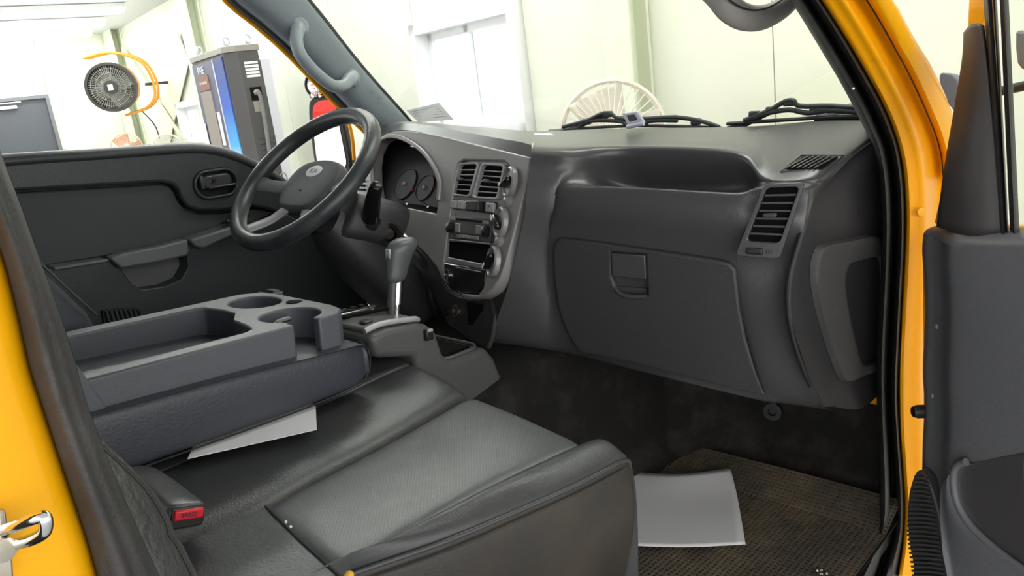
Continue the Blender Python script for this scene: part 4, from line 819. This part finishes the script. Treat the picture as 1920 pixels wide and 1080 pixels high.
grid('shroud', [secn(c, yv, vv, a, b) for c, a, b in S_], 'column', col, 2, 4)
grid('lower_shroud', [secn(c, yv, vv, a, b) for c, a, b in ((V3((1.0, 1.06, .655)), .05, .04), (V3((1.05, 1.06, .6)), .075, .06), (V3((1.13, 1.06, .52)), .08, .07), (V3((1.25, 1.06, .38)), .07, .06))], 'column', col, 2, 4)
st0 = PX((694, 408), 1.06); st1 = PX((700, 372), 1.04); st2 = PX((706, 346), 1.03)
tube('wiper_stalk', [st0, st0.lerp(st1, .5), st1, st1.lerp(st2, .7), st2], lambda t: .0205 - .008 * t if t < .93 else .010, 'gloss_black', col, 14, 3)
lathe('stalk_boot', PX((692, 412), 1.065), (st1 - st0), [(.028, -.01), (.026, .004), (.02, .012), (.018, .012)], 'black', col, 18)
ig = PX((732, 440), 1.10); ign = V3((-.8, -.4, .3)); lathe('ignition_ring', ig, ign, [(.026, -.01), (.025, .004), (.017, .003), (.014, -.012), (0, -.012)], 'black', col, 20)
lathe('ignition_lock', ig, ign, [(.011, -.012), (.011, .004), (0, .005)], 'steel', col, 14)
for p in ((630, 388), (617, 404)): lathe('shroud_screw', PX(p, 1.0), (-.75, -.6, -.1), [(.007, -.004), (.007, .002), (.003, .002), (0, -.001)], 'black', col, 12)
# ================================================================== GEAR SELECTOR CONSOLE
sc = thing('selector_console', 'grey floor console with automatic gear selector plate and front cup pocket', 'console', (.95, .75, 0))
prf = [(.90, .05), (.888, .432), (.80, .452), (.79, .495), (.83, .50), (.90, .492), (.925, .484), (.945, .465), (.958, .42), (.975, .398), (1.075, .402), (1.10, .37), (1.14, .27), (1.20, .05)]
body = poly('console_body', [V3((x, .655, z)) for x, z in prf], V3((0, .20, 0)), 'shift', sc, bevel=.012, seg=3)
box('pocket_well', (1.022, .75, .401), (.075, .13, .008), 'void', sc, bevel=.003)
tube('pocket_rim', rr((1.022, .75, .4025), V3((1, 0, .04)), V3((0, 1, 0)), .1, .165, .03, 4), .0035, 'shift', sc, 8, 1, True)
pt = [V3((.795, .675, .507)), V3((.83, .672, .510)), V3((.90, .676, .500)), V3((.93, .70, .492)), V3((.935, .75, .492)), V3((.93, .81, .492)), V3((.90, .835, .500)), V3((.83, .84, .510)), V3((.795, .835, .507))]
poly('selector_plate', pt, V3((0, 0, -.012)), 'plate', sc, bevel=.005, seg=3)
tube('plate_edge_highlight', [V3((.79, .668, .503)), V3((.83, .666, .508)), V3((.90, .67, .499)), V3((.926, .685, .49))], .0055, 'bezel2', sc, 8, 4)  # light tube standing in for the highlight along the near plate edge
lv0 = PY((742, 601), .75); 
box('gate_slot', (.868, .755, .5085), (.12, .016, .004), 'void', sc, rot=Matrix.Rotation(.05, 3, 'Y'), bevel=0)
box('gate_strip', (.855, .785, .5095), (.11, .018, .004), 'chrome', sc, rot=Matrix.Rotation(.03, 3, 'Y'), bevel=.001)
for k in range(5): box('gear_mark', (.812 + k * .02, .808, .5105), (.01, .01, .002), 'black', sc, bevel=0)
box('release_button', (.815, .695, .511), (.022, .016, .006), 'black', sc)
cl_ = PY((803, 627), .652); box('side_switch', cl_, (.018, .012, .022), 'black', sc); box('switch_top', cl_ + V3((0, -.004, .008)), (.014, .01, .006), 'bezel2', sc)
lev = thing('gear_selector', 'grey gear selector lever knob on a chrome shaft', 'gear lever', lv0)
k0 = PY((741, 604), .75); k1 = PY((745, 528), .75); k2 = PY((752, 446), .75)
tube('shaft', [k0 - V3((0, 0, .02)), k0.lerp(k1, .5), k1 + (k2 - k1) * .1], .0075, 'chrome', lev, 12); tube('shaft_collar', [k0.lerp(k1, .45), k1 + (k2 - k1) * .05], .0115, 'chrome', lev, 14)
tube('shaft_cover', [k0.lerp(k1, .2) + V3((-.012, 0, 0)), k1 + V3((-.012, 0, 0))], (.008, .01), 'shift', lev, 10)
kn = [(0, .013), (.1, .019), (.3, .0215), (.55, .0255), (.76, .0295), (.88, .0275), (.95, .0215), (.99, .012), (1.0, .003)]
rows = []
for t, r in kn:
    c = k1.lerp(k2, t) + V3((.012 * t * t - .004, 0, 0)); rows.append([c + V3((r * 1.15 * math.cos(2 * math.pi * j / 20), r * .82 * math.sin(2 * math.pi * j / 20), 0)) for j in range(21)])
grid('knob', rows, 'knob', lev, 1, 3)
box('lock_button', k1.lerp(k2, .68) + V3((-.028, .0, .0)), (.006, .014, .02), 'bezel2', lev, bevel=.002)
# ================================================================== FOLD-DOWN ARMREST CONSOLE
ar = thing('armrest_console', 'folded centre backrest forming a blue grey armrest with bin and cup holders', 'armrest', (.5, .74, .43))
pad = []
for x, z0, z1, ins in ((.24, .436, .53, 0), (.30, .434, .527, 0), (.5, .434, .522, 0), (.66, .436, .515, .0), (.71, .438, .512, .004), (.733, .444, .505, .012), (.742, .455, .495, .02)):
    y0, y1 = .588 + ins, .905 - ins; e = .016
    pad.append([V3((x, y0 + e, z0)), V3((x, y0 + .003, z0 + .006)), V3((x, y0, z0 + .02)), V3((x, y0, z1 - .022)), V3((x, y0 + .004, z1 - .006)), V3((x, y0 + e, z1)), V3((x, y1 - e, z1)), V3((x, y1, z1 - .02)), V3((x, y1, z0 + .02)), V3((x, y1 - e, z0))])
    pad[-1].append(pad[-1][0])
pad.append([V3((.744, .745, .475))] * 11)
grid('padded_base', pad, 'pad', ar, 3, 4)
tube('pad_seam', [V3((.735, .606, .508)), V3((.744, .600, .490)), V3((.744, .600, .465)), V3((.735, .604, .444))], .0016, 'black', ar, 6, 4)
tube('pad_seam', [V3((.26, .5885, .437)), V3((.5, .5875, .4365)), V3((.66, .588, .439)), V3((.72, .596, .442))], .0015, 'black', ar, 6, 4)
zt_ = .566; cupc = V3((.646, .662, zt_)); cr_ = .047
lo = [V3((.27, .598, zt_)), V3((.612, .598, zt_))]
a0 = math.atan2(.630 - cupc.y, .622 - cupc.x); a1 = math.atan2(.630 - cupc.y, .662 - cupc.x)
lo += [V3((.612, .612, zt_))]
aa0 = math.radians(-130); aa1 = math.radians(-78) - 2 * math.pi
for k in range(25):
    a = aa0 + (aa1 - aa0) * k / 24; lo.append(cupc + V3((cr_ * math.cos(a), cr_ * math.sin(a), 0)))
lo += [V3((.655, .612, zt_)), V3((.655, .598, zt_)), V3((.695, .602, zt_)), V3((.716, .625, zt_)), V3((.724, .66, zt_)), V3((.724, .83, zt_)), V3((.715, .865, zt_)), V3((.69, .884, zt_)), V3((.27, .888, zt_))]
bin_ = [V3((.29, .630, zt_)), V3((.545, .628, zt_)), V3((.563, .636, zt_)), V3((.570, .66, zt_)), V3((.575, .71, zt_)), V3((.60, .75, zt_)), V3((.604, .80, zt_)), V3((.596, .842, zt_)), V3((.58, .852, zt_)), V3((.29, .856, zt_))]
cup2 = [V3((.665 + .04 * math.cos(2 * math.pi * k / 20), .80 + .052 * math.sin(2 * math.pi * k / 20), zt_)) for k in range(20)]
poly('console_tray', lo, V3((0, 0, -.062)), 'tray', ar, holes=[bin_, cup2], bevel=.004, seg=3)
poly('bin_floor', [p + V3((0, 0, -.055)) for p in bin_], V3((0, 0, -.004)), 'tray_in', ar)
lathe('cup_floor', cupc - V3((0, 0, .056)), (0, 0, 1), [(.046, 0), (.046, .002), (0, .002)], 'black', ar, 24); poly('cup_floor', [p - V3((0, 0, .05)) for p in cup2], V3((0, 0, -.006)), 'black', ar)
tube('cup_clip', [cupc + V3((-.026, .012, -.018)), cupc + V3((-.01, .018, -.012)), cupc + V3((.01, .022, -.012))], (.004, .006), 'slat', ar, 8, 3)
lathe('small_well', V3((.70, .735, zt_ + .0005)), (0, 0, 1), [(.013, 0), (.013, .001), (0, .001)], 'void', ar, 14)
poly('hinge_cover', [PY(p, .594) for p in ((128, 660), (200, 762), (235, 800), (262, 884), (215, 860), (120, 740))], V3((0, .02, 0)), 'tray', ar, bevel=.003)
for i, (p, tw) in enumerate((((493, 566), .35), ((512, 560), .15))):
    b = thing('belt_buckle', ('grey centre belt buckle leaning behind the armrest, the one nearer the seat', 'grey centre belt buckle behind the armrest, the one nearer the wheel')[i], 'buckle', PY(p, .915), 'centre belt buckles')
    c = PY(p, .915); rt_ = Matrix.Rotation(tw, 3, 'Y'); box('buckle_body', c - V3((0, 0, .02)), (.022, .03, .07), 'tray', b, rot=rt_, bevel=.004); box('buckle_button', c + rt_ @ V3((0, 0, .014)), (.016, .024, .008), 'slat', b, rot=rt_, bevel=.002)
pp = poly('paper_sheet', [PZ(p, .4305) for p in ((352, 861), (594, 806), (592, 762), (560, 745), (380, 800))], V3((0, 0, .0008)), 'paper'); tag(pp, 'white paper sheet sticking out from under the armrest', 'paper')
# ================================================================== SEATS
bench = thing('passenger_bench', 'grey vinyl passenger bench seat with embossed centre and piped outer bolster', 'seat', (.55, .45, .1))
inn_px = [(866, 746), (780, 795), (690, 845), (590, 897), (500, 948), (420, 990), (350, 1025)]
out_px = [(1086, 842), (975, 890), (870, 945), (755, 1012), (650, 1078), (560, 1130), (480, 1180)]
ZS = .402
def bump(f): return .004 * math.sin(math.pi * f) - (.010 * (1 - min(f, 1 - f) / .05) if min(f, 1 - f) < .05 else 0)
FR = (0, .03, .1, .3, .5, .7, .9, .97, 1)
rows = []
I0 = [PZ(p, ZS) for p in inn_px]; O0 = [PZ(p, ZS - .008) for p in out_px]
for dx, dz in ((.0, -.26), (.028, -.2), (.034, -.08), (.026, -.03), (.014, -.008)):
    rows.append([I0[0].lerp(O0[0], f) + V3((dx, 0, dz + bump(f) * .6)) for f in FR])
for i in range(5): rows.append([I0[i].lerp(O0[i], f) + V3((0, 0, bump(f))) for f in FR])
rows.append([p + V3((-.012, 0, -.02)) for p in rows[-1]])
grid('seat_insert', rows, 'insert', bench, 4, 5)
# outer bolster
pip = [(1166, 864), (1085, 906), (975, 955), (835, 1014), (668, 1072), (570, 1112), (480, 1150)]
PP = [PZ(p, .392) for p in pip]
rows = []
def bol(a, p, lift=.02, dz=0, dx=0, wr=0):
    o = V3((dx, 0, dz)); m = a.lerp(p, .5)
    return [a + o + V3((0, 0, -.012)), a.lerp(p, .06) + o + V3((0, 0, .002)), a.lerp(p, .25) + o + V3((0, 0, lift * .8)), m + o + V3((0, 0, lift + wr)), a.lerp(p, .82) + o + V3((0, 0, lift * .55)), p + o, p + o + V3((0, -.006, -.03)), p + o + V3((0, -.006, -.09)), p + o + V3((0, .01, -.17)), p + o + V3((0, .04, -.28))]
rows.append([q + V3((.02, 0, -.02)) for q in bol(O0[0].lerp(PP[0], .35), O0[0].lerp(PP[0], .8), .0, -.09, .026)])
rows.append(bol(O0[0].lerp(PP[0], .12), O0[0].lerp(PP[0], .94), .006, -.03, .03)); rows.append(bol(O0[0].lerp(PP[0], .03), O0[0].lerp(PP[0], .985), .016, -.008, .018))
for i in range(7): rows.append(bol(O0[i], PP[i], .02, 0, 0, (0, 0, .002, -.004, .003, 0, 0)[i]))
for k in (1, 2): rows[0] = rows[0]
grid('outer_bolster', rows, 'vinyl', bench, 4, 5)
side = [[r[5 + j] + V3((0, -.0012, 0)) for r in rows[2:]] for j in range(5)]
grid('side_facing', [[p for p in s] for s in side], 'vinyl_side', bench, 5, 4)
tube('piping', [O0[0].lerp(PP[0], .985) + V3((.018, 0, -.02)), PP[0] + V3((.004, -.002, -.001))] + [p + V3((0, -.003, .001)) for p in PP[1:]], .0032, 'vinyl', bench, 8, 4)
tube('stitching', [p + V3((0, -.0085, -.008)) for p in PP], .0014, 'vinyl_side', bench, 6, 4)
# middle pad under the armrest
QQ = [V3((.895, .95, .455)), V3((.76, .95, .442)), V3((.62, .95, .43)), V3((.48, .95, .43)), V3((.36, .95, .43)), V3((.26, .95, .43)), V3((.16, .95, .43))]
FM = (0, .025, .08, .2, .33, .36, .39, .6, 1)
def bm_(f): return {0: -.012, .025: .0, .08: .006, .2: .008, .33: .004, .36: -.002, .39: .002, .6: .002, 1: 0}[f]
rows = []
for dx, dz in ((.0, -.26), (.03, -.2), (.036, -.08), (.026, -.03), (.014, -.008)): rows.append([I0[0].lerp(QQ[0], f) + V3((dx, 0, dz + bm_(f) * .6)) for f in FM])
for i in range(7): rows.append([I0[i].lerp(QQ[i], f) + V3((0, 0, bm_(f))) for f in FM])
grid('middle_pad', rows, 'vinyl', bench, 4, 5)
rp = [(498, 949), (560, 1010), (640, 1082), (560, 1120), (300, 1120), (318, 1030), (350, 1012), (430, 978)]
poly('rear_flap', [PZ(p, .414) for p in rp], V3((0, 0, -.02)), 'vinyl', bench, bevel=.004)
tube('flap_edge', [PZ(p, .413) for p in ((498, 949), (560, 1010), (640, 1082))], .0016, 'vinyl', bench, 6, 3)
box('torn_foam', PZ((655, 1078), .408), (.009, .011, .008), 'foam', bench, bevel=.005)
box('seat_base', (.5, .50, .08), (.5, .62, .16), 'carpet', bench, bevel=.02)
# backrest of the passenger seat
eb_ = [(120, 740), (160, 795), (205, 838), (258, 888), (292, 928), (318, 975), (325, 1000), (340, 1020), (375, 1090), (395, 1130)]
rows = []
for dxp, y in ((0, .225), (-8, .205), (-26, .188), (-50, .178), (-80, .172), (-140, .17)):
    rows.append([PY((a + dxp, b + (6 if dxp else 0)), y) for a, b in eb_])
rows.insert(0, [p + V3((-.01, .03, -.0)) for p in rows[0]]); rows.insert(0, [p + V3((-.05, .05, 0)) for p in rows[0]])
grid('backrest_bolster', rows, 'wrinkle', bench, 4, 4)
tube('backrest_seam', [PY((a - 7, b + 5), .204) for a, b in eb_[1:]], .0013, 'vinyl_side', bench, 6, 4)
poly('backrest', [V3((x, .26, z)) for x, z in ((.24, .40), (.17, .62), (.02, 1.05), (-.09, 1.05), (.08, .40))], V3((0, .30, 0)), 'vinyl', bench, bevel=.03, seg=3)
# passenger belt buckle
bk = thing('seat_belt_buckle', 'black seat belt buckle with red PRESS button on the passenger seat', 'buckle', PZ((330, 940), .42))
b0 = PZ((285, 905), .455); b1 = PZ((352, 962), .452); dr_ = (b1 - b0).normalized(); up_v = V3((.25, 0, 1)); sd = up_v.cross(dr_).normalized(); up_v = dr_.cross(sd)
rot = Matrix((dr_, sd, up_v)).transposed(); L_ = (b1 - b0).length
rows = []
for t, w_, h_ in ((-.5, .014, .008), (-.3, .017, .012), (.1, .0195, .014), (.8, .021, .0145), (.97, .021, .0145), (1.0, .0185, .012)):
    c = b0.lerp(b1, t) + up_v * -.004; rows.append([c + sd * (w_ * math.copysign(abs(math.cos(2 * math.pi * k / 16)) ** .5, math.cos(2 * math.pi * k / 16))) + up_v * (h_ * math.copysign(abs(math.sin(2 * math.pi * k / 16)) ** .5, math.sin(2 * math.pi * k / 16))) for k in range(17)])
grid('buckle_body', rows, 'dash', bk, 1, 2)
fb = b1 + dr_ * .0015 - up_v * .004
box('face', fb - dr_ * .002, (.004, .036, .024), 'black', bk, rot=rot, bevel=.002)
bt = box('press_button', fb + dr_ * .001 + up_v * .004, (.006, .032, .0115), 'red', bk, rot=rot, bevel=.002)
text('button_lettering', 'PRESS', .0065, fb + dr_ * .0045 + up_v * .004, sd, up_v, 'slat', bt, .0003)
# driver seat
ds = thing('driver_seat', 'dark blue grey vinyl driver seat backrest behind the armrest', 'seat', (.5, 1.15, .1))
poly('backrest', [V3((x, .94, z)) for x, z in ((.50, .44), (.455, .575), (.37, .70), (.2, 1.05), (.08, 1.05), (.28, .44))], V3((0, .44, 0)), 'pad', ds, bevel=.035, seg=4)
poly('cushion', [V3((x, .94, z)) for x, z in ((.36, .30), (.36, .42), (.80, .43), (.86, .40), (.86, .30))], V3((0, .44, 0)), 'vinyl', ds, bevel=.03, seg=4)
box('seat_base', (.55, 1.16, .14), (.5, .42, .28), 'carpet', ds, bevel=.02)
tube('backrest_piping', [V3((.462, .945, .57)), V3((.376, .945, .70)), V3((.3, .945, .86))], .002, 'vinyl', ds, 8, 4)
# ================================================================== FLOOR MAT, PAPERS, SMALL THINGS
fm = thing('floor_mat', 'dirty perforated rubber floor mat in the passenger footwell', 'mat', (1.3, .28, 0))
box('mat_hole_shade', (1.28, .27, .003), (.64, .53, .004), 'mat_base', fm, bevel=0)
V = []; F = []; n1, n2 = 62, 52; px_, py_ = .0102, .0102; x0_, y0_ = .965, .005; vi = {}
def hz(x, y): return .0105 + .002 * math.sin(x * 9) * math.sin(y * 7) + max(0, x - 1.5) * .35
for i in range(n1):
    for j in range(n2):
        xa, ya_ = x0_ + i * px_, y0_ + j * py_; k = len(V); h = .0027
        for dx, dy in ((0, 0), (px_, 0), (px_, py_), (0, py_)): V.append(V3((xa + dx, ya_ + dy, hz(xa + dx, ya_ + dy))))
        for dx, dy in ((h, h), (px_ - h, h), (px_ - h, py_ - h), (h, py_ - h)): V.append(V3((xa + dx, ya_ + dy, hz(xa + dx, ya_ + dy) - .0008)))
        for dx, dy in ((h, h), (px_ - h, h), (px_ - h, py_ - h), (h, py_ - h)): V.append(V3((xa + dx, ya_ + dy, hz(xa + dx, ya_ + dy) - .006)))
        for a in range(4): b = (a + 1) % 4; F.append((k + a, k + b, k + 4 + b, k + 4 + a)); F.append((k + 4 + a, k + 4 + b, k + 8 + b, k + 8 + a))
o = mk('mat_lattice', V, F, 'mat', fm, sharp=30); o['kind'] = 'stuff'
fp = [[(1120, 1022), (1200, 1024), (1290, 1026), (1398, 1021)], [(1140, 985), (1220, 985), (1300, 985), (1391, 980)], [(1160, 930), (1230, 930), (1310, 930), (1381, 925)], [(1178, 884), (1255, 889), (1310, 886), (1369, 877)]]
rows = [[PZ(p, .0175 + (.004 * j if i == 3 else 0) + (.012, .006, .006, .02)[i] * (1 if j in (1, 2) else .6) * .5) for j, p in enumerate(r)] for i, r in enumerate(fp)]
o = grid('paper_sheet', rows, 'paper', None, 4, 4, solid=.0006); tag(o, 'large white paper sheet lying on the passenger floor mat', 'paper')
wv_ = mat('woven_black', (.03, .032, .036), .35, bump=('weave', 60, .9, .004))
q = PZ((1135, 1092), .05); rows = []
for t, r in ((-.06, .006), (-.045, .02), (0, .03), (.035, .026), (.05, .008)): rows.append([q + V3((.35, -.94, 0)) * t + V3((.9 * r * math.cos(2 * math.pi * k / 14), .35 * r * math.cos(2 * math.pi * k / 14), r * .8 * math.sin(2 * math.pi * k / 14))) for k in range(15)])
o = grid('woven_pouch', rows, wv_, None, 2, 3); tag(o, 'shiny black woven bundle on the floor below the seat corner', 'pouch')
rg = thing('steel_ring', 'small chrome ring lying at the near edge of the floor mat', 'ring', PZ((1540, 1074), .012)); lathe('ring_loop', PZ((1540, 1074), .016), (.2, .1, 1), [(.009, -.0025), (.0115, 0), (.009, .0025), (.0065, 0), (.009, -.0025)], 'chrome', rg, 16)
for i, p in enumerate(((536, 979), (545, 988))):
    o = lathe('crumb', PZ(p, .4165), (.3, .2, 1), [(.0006, -.0015), (.0018, 0), (.0012, .0015), (0, .002)], 'paper', None, 8); tag(o, ('upper one of two white crumbs on the seat flap edge', 'lower one of two white crumbs on the seat flap edge')[i], 'crumb', 'crumbs on the seat')
# document behind the windscreen
dq_ = [PX(p, x) for p, x in (((762, 207), 1.60), ((823, 193), 1.56), ((851, 224), 1.50), ((784, 229), 1.54))]
dc = thing('windscreen_notice', 'printed white notice sheet propped behind the windscreen by the pillar', 'notice', dq_[3])
nn = (dq_[1] - dq_[0]).cross(dq_[3] - dq_[0]).normalized(); nn = nn if nn.dot(CAM - dq_[0]) > 0 else -nn
poly('sheet', dq_, nn * -.0006, 'sheet', dc)
for k in range(5):
    b = .18 + .15 * k; f_ = lambda a: dq_[0].lerp(dq_[1], a).lerp(dq_[3].lerp(dq_[2], a), b)
    for a0, a1 in (((.08, .9),) if k == 0 else ((.1, .42), (.52, .9))): tube('print_line', [f_(a0) + nn * .0004, f_(a1) + nn * .0004], .0009, 'print', dc, 4)
# small electronic device on the dash top
ec_ = PX((1187, 224), 1.50); dv_ = thing('dash_device', 'small clear grey electronic tag with dark centre on the dash top', 'device', ec_ - V3((0, 0, .03)))
tl, tr, br2, bl = [PX(p, 1.49) for p in ((1165, 212), (1194, 208), (1207, 228), (1176, 236))]; dn_ = V3((-1, 0, .25)).normalized()
poly('casing', [tl, tr, br2, bl], dn_ * -.012, 'device', dv_, bevel=.003); cc = (tl + tr + br2 + bl) / 4
poly('centre', [cc + (p - cc) * .5 + dn_ * .001 for p in (tl, tr, br2, bl)], dn_ * -.003, 'slat', dv_); tube('foot', [bl + V3((0, 0, -.002)), br2 + V3((0, 0, -.004))], .005, 'device', dv_, 8)
# wipers outside the glass
def wiper(label, blade, sup, arm, blocks, x):
    w_ = thing('windscreen_wiper', label, 'wiper', PX(blade[len(blade) // 2], x), 'wipers')
    tube('blade', [PX(p, x) for p in blade], (.004, .007), 'wiper', w_, 8, 4)
    for s in sup: tube('bridge', [PX(p, x - .004) for p in s], .0052, 'wiper', w_, 8, 4)
    tube('arm', [PX(p, x + .006) for p in arm], (.0075, .006), 'wiper', w_, 8, 4)
    for p in blocks: box('pivot_block', PX(p, x), (.016, .024, .016), 'wiper', w_, bevel=.004)
wiper('black wiper parked on the middle of the windscreen base', [(1030, 247), (1090, 241), (1180, 236), (1280, 237), (1352, 240)],
      [[(1055, 238), (1100, 226), (1128, 213), (1145, 213), (1160, 222), (1200, 223), (1262, 220), (1310, 226), (1348, 238)], [(1085, 240), (1105, 227), (1160, 227), (1175, 234)], [(1205, 233), (1225, 226), (1270, 226)]], [(1030, 248), (1070, 243), (1110, 224), (1140, 216)], [(1140, 214), (1262, 222), (1305, 228), (1100, 228), (1162, 224)], 1.69)
wiper('black wiper parked at the passenger side of the windscreen', [(1364, 232), (1420, 228), (1500, 223), (1560, 219), (1625, 218)],
      [[(1395, 226), (1440, 208), (1470, 191), (1488, 189), (1500, 199), (1560, 199), (1625, 204)], [(1410, 222), (1440, 212), (1480, 206), (1515, 212), (1560, 207), (1625, 212)], [(1520, 212), (1540, 206), (1580, 209)]], [(1364, 243), (1385, 238), (1412, 224), (1445, 208)], [(1480, 192), (1447, 207), (1530, 202), (1560, 205), (1415, 215)], 1.60)
# unseen van added behind, only to give the door mirror its red reflection
vn_ = thing('added_red_van', 'red and white van added out of view for the red reflection in the driver door mirror', 'van', (-6.5, 4.6, -.75))
box('van_body', (-6.5, 4.6, .55), (1.6, 3.4, 1.5), 'white', vn_, bevel=.12, seg=3); box('van_roof', (-6.5, 4.6, 1.55), (1.5, 3.3, .5), 'redvan', vn_, bevel=.12, seg=3); box('van_skirt', (-6.5, 4.6, -.28), (1.62, 3.42, .25), 'redvan', vn_, bevel=.05)
for y in (3.5, 5.7): lathe('wheel', (-5.72, y, -.43), (1, 0, 0), [(.32, -.2), (.32, 0), (.2, .02), (0, .02)], 'black', vn_, 20)
